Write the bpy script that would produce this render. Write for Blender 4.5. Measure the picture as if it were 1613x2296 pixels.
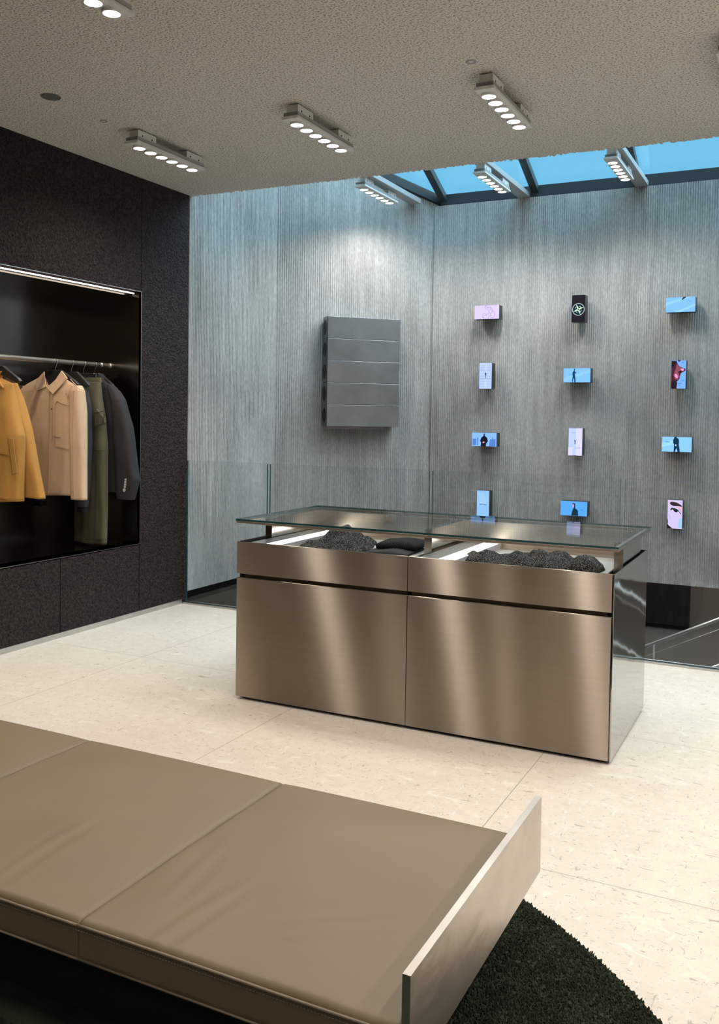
import bpy, bmesh, math, random
import numpy as np
from mathutils import Vector, Matrix
random.seed(7); rng = np.random.RandomState(7)
S = bpy.context.scene
for o in list(bpy.data.objects): bpy.data.objects.remove(o)
COL = S.collection
PI = math.pi

# ------------------------------------------------------------------ camera
cam = bpy.data.cameras.new('camera'); camo = bpy.data.objects.new('camera', cam); COL.objects.link(camo)
cam.sensor_fit = 'VERTICAL'; cam.sensor_height = 36.0; cam.lens = 2052.3/2296*36
cam.shift_y = -(1148-1006)/2296; cam.shift_x = 0.0
yaw, pitch, roll = -0.4603, 0.0340, 0.0152
f0 = Vector((math.sin(yaw), math.cos(yaw), 0)); r0 = Vector((math.cos(yaw), -math.sin(yaw), 0)); u0 = Vector((0, 0, 1))
f2 = f0*math.cos(pitch)-u0*math.sin(pitch); u2 = u0*math.cos(pitch)+f0*math.sin(pitch)
r3 = r0*math.cos(roll)+u2*math.sin(roll); u3 = -r0*math.sin(roll)+u2*math.cos(roll)
camo.matrix_world = Matrix(((r3.x, u3.x, -f2.x, 0), (r3.y, u3.y, -f2.y, 0), (r3.z, u3.z, -f2.z, 1.5), (0, 0, 0, 1)))
cam.clip_start = 0.05; cam.clip_end = 200
S.camera = camo

# ------------------------------------------------------------------ view, world, sun
S.view_settings.view_transform = 'Standard'; S.view_settings.look = 'None'
S.view_settings.exposure = 0.0; S.view_settings.gamma = 1.0; S.view_settings.use_curve_mapping = False
W = bpy.data.worlds.new('world'); S.world = W; W.use_nodes = True
bg = W.node_tree.nodes['Background']; bg.inputs[0].default_value = (0.19, 0.60, 0.90, 1); bg.inputs[1].default_value = 1.0
SPOT_W = 15.5          # each of the three lights of a lamp
WELL_W = 23.0
REAR_W = 36.0
SKY_W = 14.0
sun = bpy.data.lights.new('overcast_sky_light', 'SUN'); suno = bpy.data.objects.new('overcast_sky_light', sun); COL.objects.link(suno)
sun.energy = SKY_W; sun.angle = math.radians(120); sun.color = (0.57, 0.85, 1.0)
suno.rotation_euler = (math.radians(6), math.radians(40), 0)

# ------------------------------------------------------------------ materials
def nodes(name):
    m = bpy.data.materials.new(name); m.use_nodes = True
    return m, m.node_tree.nodes, m.node_tree.links, m.node_tree.nodes['Principled BSDF']
def M(name, col, rough=0.5, metal=0.0, spec=0.5, noise=None, bump=None, emit=None, es=1.0, aniso=None, sheen=0):
    m, N, L, B = nodes(name)
    B.inputs['Base Color'].default_value = (*col, 1); B.inputs['Roughness'].default_value = rough
    B.inputs['Metallic'].default_value = metal; B.inputs['Specular IOR Level'].default_value = spec
    if sheen: B.inputs['Sheen Weight'].default_value = sheen
    tc = N.new('ShaderNodeTexCoord')
    if noise:
        sc, amt, stretch = noise
        mp = N.new('ShaderNodeMapping'); mp.inputs['Scale'].default_value = stretch; L.new(tc.outputs['Object'], mp.inputs[0])
        n = N.new('ShaderNodeTexNoise'); n.inputs['Scale'].default_value = sc; n.inputs['Detail'].default_value = 4; L.new(mp.outputs[0], n.inputs[0])
        r = N.new('ShaderNodeMapRange'); r.inputs[1].default_value = .3; r.inputs[2].default_value = .7
        r.inputs[3].default_value = 1-amt; r.inputs[4].default_value = 1+amt; L.new(n.outputs[0], r.inputs[0])
        mx = N.new('ShaderNodeVectorMath'); mx.operation = 'SCALE'; mx.inputs[0].default_value = col; L.new(r.outputs[0], mx.inputs[3])
        L.new(mx.outputs[0], B.inputs['Base Color'])
    if bump:
        sc, st, dist, stretch = bump
        mp = N.new('ShaderNodeMapping'); mp.inputs['Scale'].default_value = stretch; L.new(tc.outputs['Object'], mp.inputs[0])
        n = N.new('ShaderNodeTexNoise'); n.inputs['Scale'].default_value = sc; n.inputs['Detail'].default_value = 3; L.new(mp.outputs[0], n.inputs[0])
        b = N.new('ShaderNodeBump'); b.inputs['Strength'].default_value = st; b.inputs['Distance'].default_value = dist
        L.new(n.outputs[0], b.inputs['Height']); L.new(b.outputs[0], B.inputs['Normal'])
    if emit:
        B.inputs['Emission Color'].default_value = (*emit, 1); B.inputs['Emission Strength'].default_value = es
    if aniso:
        amt, tan = aniso
        B.inputs['Anisotropic'].default_value = amt
        cx = N.new('ShaderNodeCombineXYZ')
        for i in range(3): cx.inputs[i].default_value = tan[i]
        L.new(cx.outputs[0], B.inputs['Tangent'])
    return m
one = (1, 1, 1)
STEEL = (0.43, 0.36, 0.295)
def brushed(name, col, rough=.315):
    # horizontally brushed metal: reflections stay narrow sideways and spread up and down
    m = bpy.data.materials.new(name); m.use_nodes = True; N = m.node_tree.nodes; L = m.node_tree.links; N.clear()
    out = N.new('ShaderNodeOutputMaterial'); g_ = N.new('ShaderNodeNewGeometry'); tan = N.new('ShaderNodeCombineXYZ')
    tan.inputs[0].default_value = 1; tan.inputs[1].default_value = .02; tan.inputs[2].default_value = .02
    tc = N.new('ShaderNodeTexCoord'); mp = N.new('ShaderNodeMapping'); mp.inputs['Scale'].default_value = (1.2, 1.2, 30); L.new(tc.outputs['Object'], mp.inputs[0])
    n = N.new('ShaderNodeTexNoise'); n.inputs['Scale'].default_value = 2.0; n.inputs['Detail'].default_value = 5; L.new(mp.outputs[0], n.inputs[0])
    r = N.new('ShaderNodeMapRange'); r.inputs[1].default_value = .3; r.inputs[2].default_value = .7; r.inputs[3].default_value = .975; r.inputs[4].default_value = 1.025; L.new(n.outputs[0], r.inputs[0])
    cc = N.new('ShaderNodeVectorMath'); cc.operation = 'SCALE'; cc.inputs[0].default_value = col; L.new(r.outputs[0], cc.inputs[3])
    b = N.new('ShaderNodeBsdfAnisotropic'); b.inputs['Roughness'].default_value = rough; b.inputs['Anisotropy'].default_value = .83
    L.new(cc.outputs[0], b.inputs['Color']); L.new(tan.outputs[0], b.inputs['Tangent']); cur = b.outputs[0]
    L.new(cur, out.inputs[0]); return m
m_brush = brushed('brushed_steel_front', STEEL)
m_steel = M('satin_steel', (0.55, 0.54, 0.52), 0.3, 1, noise=(7, .08, one))
m_mirror = M('polished_steel', (0.46, 0.45, 0.43), 0.07, 1, bump=(2.2, .22, .02, (1, .7, 1)))
m_mirror2 = M('polished_steel_fin', (0.42, 0.38, 0.34), 0.16, 1)
m_warmsteel = M('brushed_steel_warm', (0.50, 0.42, 0.35), 0.34, 1, aniso=(0.6, (.03, .03, 1)))
m_edge = M('steel_edge', (0.8, 0.8, 0.79), 0.25, 1)
m_plate = M('bench_steel', (0.56, 0.50, 0.44), 0.36, 1, noise=(6, .09, (1, 1, 2)), bump=(5, .25, .02, (1, 1, 1.5)))
m_platedark = m_plate
m_speaker = M('cast_aluminium', (0.25, 0.265, 0.275), 0.38, 1, noise=(4, .12, one), bump=(6, .12, .01, one))
m_niche = M('blackened_steel', (0.19, 0.17, 0.15), 0.19, 1, noise=(3, .12, one))
m_rail = M('rail_steel', (0.78, 0.74, 0.69), 0.36, 1, bump=(300, .15, .001, one))
m_black = M('black_matt', (0.010, 0.010, 0.010), 0.6)
m_slot = M('dark_slot', (0.02, 0.018, 0.016), 0.5, .5)
m_hanger = M('black_hanger', (0.012, 0.012, 0.012), 0.45)
m_chrome = M('chrome_hook', (0.75, 0.74, 0.72), 0.15, 1)
m_frame = M('skylight_frame_paint', (0.018, 0.026, 0.032), 0.45)
m_beam = M('beam_paint', (0.36, 0.38, 0.39), 0.5)
m_lamp = M('lamp_housing', (0.66, 0.65, 0.64), 0.5, noise=(30, .08, one))
m_lampdark = M('lamp_heatsink', (0.34, 0.32, 0.32), 0.5)
m_lens = M('lamp_lens', (1, 1, 1), 0.3, emit=(1.0, 0.97, 0.92), es=9)
m_led = M('led_diffuser', (1, 1, 1), 0.3, emit=(1.0, 0.95, 0.88), es=4.5)
m_ledn = M('niche_led_diffuser', (1, 1, 1), 0.3, emit=(1.0, 0.90, 0.80), es=5)
m_leather = M('taupe_leather', (0.160, 0.118, 0.068), 0.5, 0, .45, noise=(2.5, .05, one), bump=(180, .08, .001, one))
m_thread = M('leather_piping', (0.16, 0.12, 0.075), 0.5)
m_seam = M('leather_seam', (0.09, 0.065, 0.038), 0.6)
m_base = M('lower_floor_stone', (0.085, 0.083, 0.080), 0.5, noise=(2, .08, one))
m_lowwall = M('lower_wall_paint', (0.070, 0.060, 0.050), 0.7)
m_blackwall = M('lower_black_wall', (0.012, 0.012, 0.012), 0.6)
m_block = M('black_wood_block', (0.022, 0.021, 0.020), 0.45, noise=(3, .5, (4, 4, .7)))
m_tray = M('tray_lining', (0.36, 0.35, 0.33), 0.55)
m_rear = M('rear_wall_plaster', (0.66, 0.62, 0.56), 0.8, noise=(3, .1, one))

def glass(name, tint, refl=1.0, rough=0.0, graze=.96):
    m = bpy.data.materials.new(name); m.use_nodes = True; N = m.node_tree.nodes; L = m.node_tree.links; N.clear()
    out = N.new('ShaderNodeOutputMaterial'); mix = N.new('ShaderNodeMixShader'); t = N.new('ShaderNodeBsdfTransparent'); g = N.new('ShaderNodeBsdfGlossy')
    t.inputs[0].default_value = (*tint, 1); g.inputs['Roughness'].default_value = rough; g.inputs['Color'].default_value = (refl, refl, refl, 1)
    lw = N.new('ShaderNodeLayerWeight'); lw.inputs[0].default_value = .5            # Schlick reflectance, the same on both faces of the pane
    pw = N.new('ShaderNodeMath'); pw.operation = 'POWER'; pw.inputs[1].default_value = 5; L.new(lw.outputs['Facing'], pw.inputs[0])
    ma = N.new('ShaderNodeMath'); ma.operation = 'MULTIPLY_ADD'; ma.inputs[1].default_value = graze; ma.inputs[2].default_value = .035; L.new(pw.outputs[0], ma.inputs[0])
    L.new(ma.outputs[0], mix.inputs[0]); L.new(t.outputs[0], mix.inputs[1]); L.new(g.outputs[0], mix.inputs[2]); L.new(mix.outputs[0], out.inputs[0])
    return m
m_glass = glass('clear_glass', (0.972, 0.985, 0.982))
m_tglass = glass('table_glass', (0.93, 0.96, 0.955), graze=.42)
m_skyglass = glass('skylight_glass', (0.97, 0.99, 1.0))
m_gedge = M('glass_edge_green', (0.010, 0.045, 0.048), 0.15, 0, .8)

def ceiling_mat():
    m, N, L, B = nodes('sprayed_plaster')
    tc = N.new('ShaderNodeTexCoord')
    n = N.new('ShaderNodeTexNoise'); n.inputs['Scale'].default_value = 95; n.inputs['Detail'].default_value = 3; n.inputs['Roughness'].default_value = .6; L.new(tc.outputs['Object'], n.inputs[0])
    cr = N.new('ShaderNodeValToRGB'); e = cr.color_ramp.elements
    e[0].position = .34; e[0].color = (0.26, 0.235, 0.21, 1); e[1].position = .50; e[1].color = (0.74, 0.69, 0.635, 1)
    e3 = cr.color_ramp.elements.new(.72); e3.color = (0.84, 0.80, 0.75, 1)
    L.new(n.outputs[0], cr.inputs[0]); L.new(cr.outputs[0], B.inputs['Base Color'])
    b = N.new('ShaderNodeBump'); b.inputs['Strength'].default_value = .9; b.inputs['Distance'].default_value = .012; L.new(n.outputs[0], b.inputs['Height']); L.new(b.outputs[0], B.inputs['Normal'])
    B.inputs['Roughness'].default_value = .9; B.inputs['Specular IOR Level'].default_value = .1
    return m
m_ceil = ceiling_mat()
def darkwall_mat():
    m, N, L, B = nodes('black_textured_render')
    tc = N.new('ShaderNodeTexCoord')
    n = N.new('ShaderNodeTexNoise'); n.inputs['Scale'].default_value = 75; n.inputs['Detail'].default_value = 3; L.new(tc.outputs['Object'], n.inputs[0])
    n2 = N.new('ShaderNodeTexNoise'); n2.inputs['Scale'].default_value = 1.6; n2.inputs['Detail'].default_value = 2; L.new(tc.outputs['Object'], n2.inputs[0])
    cr = N.new('ShaderNodeValToRGB'); e = cr.color_ramp.elements
    e[0].position = .38; e[0].color = (0.009, 0.007, 0.0065, 1); e[1].position = .68; e[1].color = (0.046, 0.032, 0.028, 1)  # mottled colour, its contrast raised to paint in highlights on the bumps
    L.new(n.outputs[0], cr.inputs[0])
    mx = N.new('ShaderNodeMix'); mx.data_type = 'RGBA'; mx.blend_type = 'MULTIPLY'; mx.inputs[0].default_value = .5
    cr2 = N.new('ShaderNodeValToRGB'); cr2.color_ramp.elements[0].color = (.8, .8, .78, 1); cr2.color_ramp.elements[1].color = (1.2, .95, .9, 1)
    L.new(n2.outputs[0], cr2.inputs[0]); L.new(cr.outputs[0], mx.inputs[6]); L.new(cr2.outputs[0], mx.inputs[7]); L.new(mx.outputs[2], B.inputs['Base Color'])
    b = N.new('ShaderNodeBump'); b.inputs['Strength'].default_value = 1.0; b.inputs['Distance'].default_value = .020; L.new(n.outputs[0], b.inputs['Height']); L.new(b.outputs[0], B.inputs['Normal'])
    B.inputs['Roughness'].default_value = .65; B.inputs['Specular IOR Level'].default_value = .18
    return m
m_dark = darkwall_mat()
def floor_mat():
    m, N, L, B = nodes('shell_limestone')
    tc = N.new('ShaderNodeTexCoord'); 
    def noise(sc, det=3, stretch=(1, 1, 1), src=None, rot=0, dist=0):
        mp = N.new('ShaderNodeMapping'); mp.inputs['Scale'].default_value = stretch; mp.inputs['Rotation'].default_value = (0, 0, rot)
        L.new(tc.outputs['Object'], mp.inputs[0])
        n = N.new('ShaderNodeTexNoise'); n.inputs['Scale'].default_value = sc; n.inputs['Detail'].default_value = det; n.inputs['Distortion'].default_value = dist; L.new(mp.outputs[0], n.inputs[0]); return n
    big = noise(1.3, 3); fine = noise(16, 5)
    cr = N.new('ShaderNodeValToRGB'); e = cr.color_ramp.elements
    e[0].position = .35; e[0].color = (0.590, 0.525, 0.445, 1); e[1].position = .65; e[1].color = (0.670, 0.605, 0.525, 1)
    add = N.new('ShaderNodeMath'); add.operation = 'MULTIPLY_ADD'; add.inputs[1].default_value = .5; L.new(fine.outputs[0], add.inputs[0])
    h = N.new('ShaderNodeMath'); h.operation = 'MULTIPLY'; h.inputs[1].default_value = .5; L.new(big.outputs[0], h.inputs[0]); L.new(h.outputs[0], add.inputs[2])
    L.new(add.outputs[0], cr.inputs[0])
    cur = cr.outputs[0]
    for sc, st, rot, lo, hi, col in ((85, (.35, 1, 1), .5, .665, .72, (.40, .34, .27)), (75, (1, .32, 1), .2, .67, .73, (.42, .36, .29)), (130, (.5, 1, 1), -.6, .67, .71, (.38, .32, .25)), (42, (.35, 1, 1), .8, .70, .74, (.36, .30, .23)), (16, (.5, 1, 1), .9, .64, .74, (.70, .65, .575)), (34, (1, .4, 1), -.3, .64, .72, (.68, .63, .56))):
        n = noise(sc, 2, st, rot=rot, dist=.8)
        r = N.new('ShaderNodeMapRange'); r.inputs[1].default_value = lo; r.inputs[2].default_value = hi; L.new(n.outputs[0], r.inputs[0])
        mx = N.new('ShaderNodeMix'); mx.data_type = 'RGBA'; L.new(r.outputs[0], mx.inputs[0]); L.new(cur, mx.inputs[6]); mx.inputs[7].default_value = (*col, 1); cur = mx.outputs[2]
    # tile joints: 1.32 m x 1.47 m
    sx = N.new('ShaderNodeSeparateXYZ'); L.new(tc.outputs['Object'], sx.inputs[0])
    def joint(out, off, per):
        a = N.new('ShaderNodeMath'); a.operation = 'ADD'; a.inputs[1].default_value = off; L.new(out, a.inputs[0])
        w = N.new('ShaderNodeMath'); w.operation = 'PINGPONG'; w.inputs[1].default_value = per/2; L.new(a.outputs[0], w.inputs[0])
        c = N.new('ShaderNodeMath'); c.operation = 'LESS_THAN'; c.inputs[1].default_value = .0016; L.new(w.outputs[0], c.inputs[0]); return c.outputs[0]
    j1 = joint(sx.outputs[0], 1.05, 1.315); j2 = joint(sx.outputs[1], -2.98, 1.46)
    mxm = N.new('ShaderNodeMath'); mxm.operation = 'MAXIMUM'; L.new(j1, mxm.inputs[0]); L.new(j2, mxm.inputs[1])
    mx = N.new('ShaderNodeMix'); mx.data_type = 'RGBA'; L.new(mxm.outputs[0], mx.inputs[0]); L.new(cur, mx.inputs[6]); mx.inputs[7].default_value = (.30, .245, .18, 1)
    L.new(mx.outputs[2], B.inputs['Base Color'])
    B.inputs['Roughness'].default_value = .42; B.inputs['Specular IOR Level'].default_value = .35
    return m
m_floor = floor_mat()
def concrete_mat():
    m, N, L, B = nodes('ribbed_concrete')
    tc = N.new('ShaderNodeTexCoord')
    def noise(sc, det, st):
        mp = N.new('ShaderNodeMapping'); mp.inputs['Scale'].default_value = st; L.new(tc.outputs['Object'], mp.inputs[0])
        n = N.new('ShaderNodeTexNoise'); n.inputs['Scale'].default_value = sc; n.inputs['Detail'].default_value = det; L.new(mp.outputs[0], n.inputs[0]); return n
    a = noise(1.5, 5, (1, 1, .6)); b = noise(60, 3, (1, 1, .45)); c = noise(9, 4, (2.2, 2.2, .18))
    def ramp(n, lo, hi, v0, v1):
        r = N.new('ShaderNodeMapRange'); r.inputs[1].default_value = lo; r.inputs[2].default_value = hi; r.inputs[3].default_value = v0; r.inputs[4].default_value = v1; L.new(n.outputs[0], r.inputs[0]); return r.outputs[0]
    r1 = ramp(a, .3, .7, .80, 1.18); r2 = ramp(b, .3, .7, .84, 1.14); r3_ = ramp(c, .3, .7, .86, 1.12)
    p = N.new('ShaderNodeMath'); p.operation = 'MULTIPLY'; L.new(r1, p.inputs[0]); L.new(r2, p.inputs[1])
    q = N.new('ShaderNodeMath'); q.operation = 'MULTIPLY'; L.new(p.outputs[0], q.inputs[0]); L.new(r3_, q.inputs[1])
    v = N.new('ShaderNodeVectorMath'); v.operation = 'SCALE'; v.inputs[0].default_value = (.335, .33, .318); L.new(q.outputs[0], v.inputs[3]); L.new(v.outputs[0], B.inputs['Base Color'])
    bp = N.new('ShaderNodeBump'); bp.inputs['Strength'].default_value = .3; bp.inputs['Distance'].default_value = .004; L.new(b.outputs[0], bp.inputs['Height']); L.new(bp.outputs[0], B.inputs['Normal'])
    B.inputs['Roughness'].default_value = .85; B.inputs['Specular IOR Level'].default_value = .2
    return m
m_conc = concrete_mat()
def knit_mat(name, base, speck, sc, thr):
    m, N, L, B = nodes(name)
    tc = N.new('ShaderNodeTexCoord')
    w = N.new('ShaderNodeTexWave'); w.inputs['Scale'].default_value = sc; w.inputs['Distortion'].default_value = 3; w.inputs['Detail'].default_value = 1; w.bands_direction = 'DIAGONAL'; L.new(tc.outputs['Object'], w.inputs[0])
    n = N.new('ShaderNodeTexNoise'); n.inputs['Scale'].default_value = 200; n.inputs['Detail'].default_value = 1; L.new(tc.outputs['Object'], n.inputs[0])
    mu = N.new('ShaderNodeMath'); mu.operation = 'MULTIPLY'; L.new(w.outputs['Fac'], mu.inputs[0]); L.new(n.outputs[0], mu.inputs[1])
    r = N.new('ShaderNodeMapRange'); r.inputs[1].default_value = thr; r.inputs[2].default_value = thr+.14; L.new(mu.outputs[0], r.inputs[0])
    mx = N.new('ShaderNodeMix'); mx.data_type = 'RGBA'; L.new(r.outputs[0], mx.inputs[0]); mx.inputs[6].default_value = (*base, 1); mx.inputs[7].default_value = (*speck, 1)
    L.new(mx.outputs[2], B.inputs['Base Color']); B.inputs['Roughness'].default_value = .85; B.inputs['Specular IOR Level'].default_value = .2
    b = N.new('ShaderNodeBump'); b.inputs['Strength'].default_value = .8; b.inputs['Distance'].default_value = .003; L.new(w.outputs['Fac'], b.inputs['Height']); L.new(b.outputs[0], B.inputs['Normal'])
    return m
m_knit = knit_mat('speckled_black_knit', (.007, .006, .006), (.34, .31, .28), 60, .455)
m_beanie = knit_mat('ribbed_black_wool', (.006, .006, .006), (.02, .02, .02), 40, .5)
m_blackcloth = M('black_jersey', (.007, .007, .007), .85, bump=(40, .3, .003, one))
m_tag = M('white_tag', (.72, .70, .66), .6)
def cloth(name, c, sc=300, sheen=0.0):
    return M(name, c, .8, 0, .2, noise=(5, .06, one), bump=(12, .6, .014, (1, 1, .45)), sheen=sheen)
m_shirt = cloth('pink_beige_twill', (.58, .41, .275)); m_shirtd = M('shirt_stitching', (.43, .285, .18), .8)
m_yel = cloth('mustard_nylon', (.40, .205, .052)); m_yeld = M('mustard_stitching', (.29, .13, .025), .8)
m_char = cloth('charcoal_nylon', (.030, .027, .030)); m_sweat = cloth('charcoal_jersey', (.036, .034, .037)); m_cuff = M('black_rib_cuff', (.004, .004, .004), .9)
m_olive = cloth('olive_cotton', (.098, .088, .056)); m_olived = M('olive_stitching', (.03, .028, .016), .8)
m_button = M('brown_snap', (.09, .03, .015), .3)
m_rug = M('green_wool_pile', (.034, .041, .026), .95, 0, .1, noise=(9, .25, one))
def em(name, c, s=1.0): return M(name, (0.0, 0.0, 0.0), .25, 0, .3, emit=c, es=s)
m_scrback = M('screen_body', (.012, .012, .014), .3)

# ------------------------------------------------------------------ mesh builder
class MB:
    def __init__(s): s.v = []; s.f = []; s.mi = []
    def add(s, vs, fs, mi=0):
        b = len(s.v); s.v += [tuple(p) for p in vs]; s.f += [tuple(i+b for i in f) for f in fs]; s.mi += [mi]*len(fs); return s
    def box(s, x0, x1, y0, y1, z0, z1, mi=0, sides=None):
        vs = [(x, y, z) for z in (z0, z1) for y in (y0, y1) for x in (x0, x1)]
        fs = [(0, 2, 3, 1), (4, 5, 7, 6), (0, 1, 5, 4), (1, 3, 7, 5), (3, 2, 6, 7), (2, 0, 4, 6)]   # bottom top front right back left
        b = len(s.v); s.v += vs; s.f += [tuple(i+b for i in f) for f in fs]
        s.mi += [mi]*6 if sides is None else list(sides); return s
    def cyl(s, c, r, h, axis='z', n=24, mi=0, r2=None):
        r2 = r if r2 is None else r2
        vs = []
        for k, rr in ((0, r), (1, r2)):
            for i in range(n):
                a = 2*PI*i/n; p = [rr*math.cos(a), rr*math.sin(a), k*h]
                if axis == 'x': p = [p[2], p[0], p[1]]
                if axis == 'y': p = [p[1], p[2], p[0]]
                vs.append((c[0]+p[0], c[1]+p[1], c[2]+p[2]))
        fs = [tuple(range(n))[::-1], tuple(range(n, 2*n))]+[(i, (i+1) % n, n+(i+1) % n, n+i) for i in range(n)]
        return s.add(vs, fs, mi)
    def tube(s, pts, r, n=10, mi=0):
        pts = [Vector(p) for p in pts]; vs = []; N_ = len(pts)
        for i, p in enumerate(pts):
            t = (pts[min(i+1, N_-1)]-pts[max(i-1, 0)]).normalized()
            a = t.orthogonal().normalized() if i == 0 else (a-t*a.dot(t)).normalized()
            b = t.cross(a)
            for k in range(n):
                q = 2*PI*k/n; vs.append(p+a*r*math.cos(q)+b*r*math.sin(q))
        fs = [tuple(range(n))[::-1], tuple(range((N_-1)*n, N_*n))]
        for i in range(N_-1):
            for k in range(n): fs.append((i*n+k, i*n+(k+1) % n, (i+1)*n+(k+1) % n, (i+1)*n+k))
        return s.add(vs, fs, mi)
    def slab(s, pts, y0, y1, mi=0, fn=None):      # polygon in xz extruded along y
        n = len(pts); P = fn or (lambda x, z, y: (x, y, z))
        area = sum(pts[i][0]*pts[(i+1) % n][1]-pts[(i+1) % n][0]*pts[i][1] for i in range(n))
        if area < 0: pts = pts[::-1]
        vs = [P(x, z, y0) for x, z in pts]+[P(x, z, y1) for x, z in pts]
        fs = [tuple(range(n)), tuple(range(n, 2*n))[::-1]]+[(i, n+i, n+(i+1) % n, (i+1) % n) for i in range(n)]
        return s.add(vs, fs, mi)
def empty(name, loc, label=None, cat=None, group=None):
    o = bpy.data.objects.new(name, None); COL.objects.link(o); o.location = loc; o.empty_display_size = .05
    if label: o['label'] = label; o['category'] = cat
    if group: o['group'] = group
    return o
def wl(o):
    v = Vector(o.location)
    while o.parent: o = o.parent; v += Vector(o.location)
    return v
def obj(name, mb, mats, parent=None, smooth=False, bevel=0, label=None, cat=None, group=None, kind=None, seg=2):
    if not isinstance(mats, (list, tuple)): mats = [mats]
    me = bpy.data.meshes.new(name); off = wl(parent) if parent else Vector((0, 0, 0))
    me.from_pydata([(p[0]-off.x, p[1]-off.y, p[2]-off.z) for p in mb.v], [], mb.f)
    for m in mats: me.materials.append(m)
    me.polygons.foreach_set('material_index', mb.mi)
    if smooth: me.polygons.foreach_set('use_smooth', [True]*len(me.polygons))
    me.update()
    o = bpy.data.objects.new(name, me); COL.objects.link(o)
    if parent: o.parent = parent
    if bevel:
        b = o.modifiers.new('bevel', 'BEVEL'); b.width = bevel; b.segments = seg; b.limit_method = 'ANGLE'; b.harden_normals = False
    if label: o['label'] = label
    if cat: o['category'] = cat
    if group: o['group'] = group
    if kind: o['kind'] = kind
    return o
def struct(name, mb, mats, **k): return obj(name, mb, mats, kind='structure', **k)
def copy_tree(o, parent=None):
    c = o.copy(); COL.objects.link(c); c.parent = parent
    for ch in o.children: copy_tree(ch, c)
    return c

XW = -4.474; ZC = 3.232; YB = 5.87; YE = 5.965; Y3 = 8.348
# ------------------------------------------------------------------ setting
struct('floor', MB().box(XW-.7, 3.4, -3.6, YB+.03, -.30, 0), m_floor)
# ceiling slab with a ragged plaster edge at the light well
mb = MB(); n = 760; xs = np.linspace(XW-.3, 3.4, n)
jz = rng.uniform(-.006, .008, n)*np.abs(np.sin(xs*9))+rng.uniform(-.003, .003, n)
jy = np.cumsum(rng.uniform(-.004, .004, n)); jy -= np.linspace(jy[0], jy[-1], n); jy = jy*.35
vs = []
for i in range(n):
    vs += [(xs[i], -3.6, ZC), (xs[i], YE-.05, ZC), (xs[i], YE+jy[i], ZC+jz[i]), (xs[i], YE+jy[i]*.5, ZC+.03), (xs[i], YE, 4.9), (xs[i], -3.6, 4.9)]
fs = []
for i in range(n-1):
    a, b = i*6, (i+1)*6
    for k in range(5): fs.append((a+k, a+k+1, b+k+1, b+k))
    fs.append((a+5, a, b, b+5))
mb.add(vs, fs); struct('ceiling', mb, m_ceil)
# dark left wall, in panels with hairline joints, round the niche
NY0, NY1, NZ0, NZ1 = 2.0, 5.357, .538, 2.401
mb = MB(); T = XW-.12; g = .0035
for (y0, y1, z0, z1) in ((-3.6, NY0-g, 0, ZC+.02), (NY0, NY1-g, NZ1, ZC+.02), (NY1+g, 5.93, 0, ZC+.02), (NY0, 3.03-g, 0, NZ0), (3.03+g, 4.56-g, 0, NZ0), (4.56+g, NY1-g, 0, NZ0)):
    mb.box(T, XW, y0, y1, z0, z1)
mb.box(T-.02, T+.06, -3.6, NY0, 0, ZC); 
struct('wall_left', mb, m_dark)
struct('baseboard_left', MB().box(XW, XW+.012, -3.6, YB-.01, 0, .036), m_steel, bevel=.001)
struct('wall_right', MB().box(3.3, 3.45, -3.6, YB, 0, ZC), m_rear)
struct('wall_rear', MB().box(XW-.7, 3.4, -3.75, -3.6, 0, ZC), m_rear)

# ribbed concrete walls of the light well
def sky_z(y): return 3.575+.45*(8.40-y)
def ribbed(name, p0, p1, nrm, ztop, z0=.085, per=.0212, amp=.0085, seed=1):
    r = np.random.RandomState(seed)
    L_ = math.hypot(p1[0]-p0[0], p1[1]-p0[1]); nc = int(L_/per)*8+1; nr = 46
    u = np.linspace(0, L_, nc); t = np.linspace(0, 1, nr)
    U, Tt = np.meshgrid(u, t)
    X = p0[0]+(p1[0]-p0[0])*U/L_; Y = p0[1]+(p1[1]-p0[1])*U/L_
    top = np.array([ztop(x, y) for x, y in zip(X[0], Y[0])])
    Z = z0+(top[None, :]-z0)*Tt
    wob = .0022*np.sin(Z*3.1+U*1.7+seed)+.0015*np.sin(Z*7.3+U*4.1)
    prof = np.abs(np.sin(PI*(U+wob)/per))**.6
    patch = np.clip(.85+.55*np.sin(U*2.3+seed*2+np.sin(Z*1.9)*1.2)*np.sin(Z*2.1+U*.8+seed), .22, 1.15)
    col = r.uniform(.86, 1.06, int(L_/per)+3)[(U/per).astype(int)]
    d = amp*(prof*patch*col-.5)+r.uniform(-.0003, .0003, U.shape)+.003*np.sin(U*1.3+Z*1.1)
    X2 = X+nrm[0]*d; Y2 = Y+nrm[1]*d
    vs = np.stack([X2, Y2, Z], -1).reshape(-1, 3).tolist()
    fs = [(i*nc+j, i*nc+j+1, (i+1)*nc+j+1, (i+1)*nc+j) for i in range(nr-1) for j in range(nc-1)]
    k = len(vs)                                             # back face and closure so that the wall has thickness
    bk = [(x-nrm[0]*.2, y-nrm[1]*.2, z) for (x, y), z in (((p0[0], p0[1]), z0), ((p1[0], p1[1]), z0), ((p1[0], p1[1]), top[-1]), ((p0[0], p0[1]), top[0]))]
    vs += bk
    fs += [(k, k+3, k+2, k+1), tuple([k, k+1]+[j for j in range(nc-1, -1, -1)]), tuple([k+3]+[(nr-1)*nc+j for j in range(nc)]+[k+2])]
    fs += [tuple([k+3, k]+[i*nc for i in range(nr)]), tuple([k+1, k+2]+[i*nc+nc-1 for i in range(nr-1, -1, -1)])]
    mb = MB(); mb.add(vs, fs); return struct(name, mb, m_conc)
s2 = math.sqrt(.5)
FX, FY = XW, 7.26; CX3 = -3.364
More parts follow.
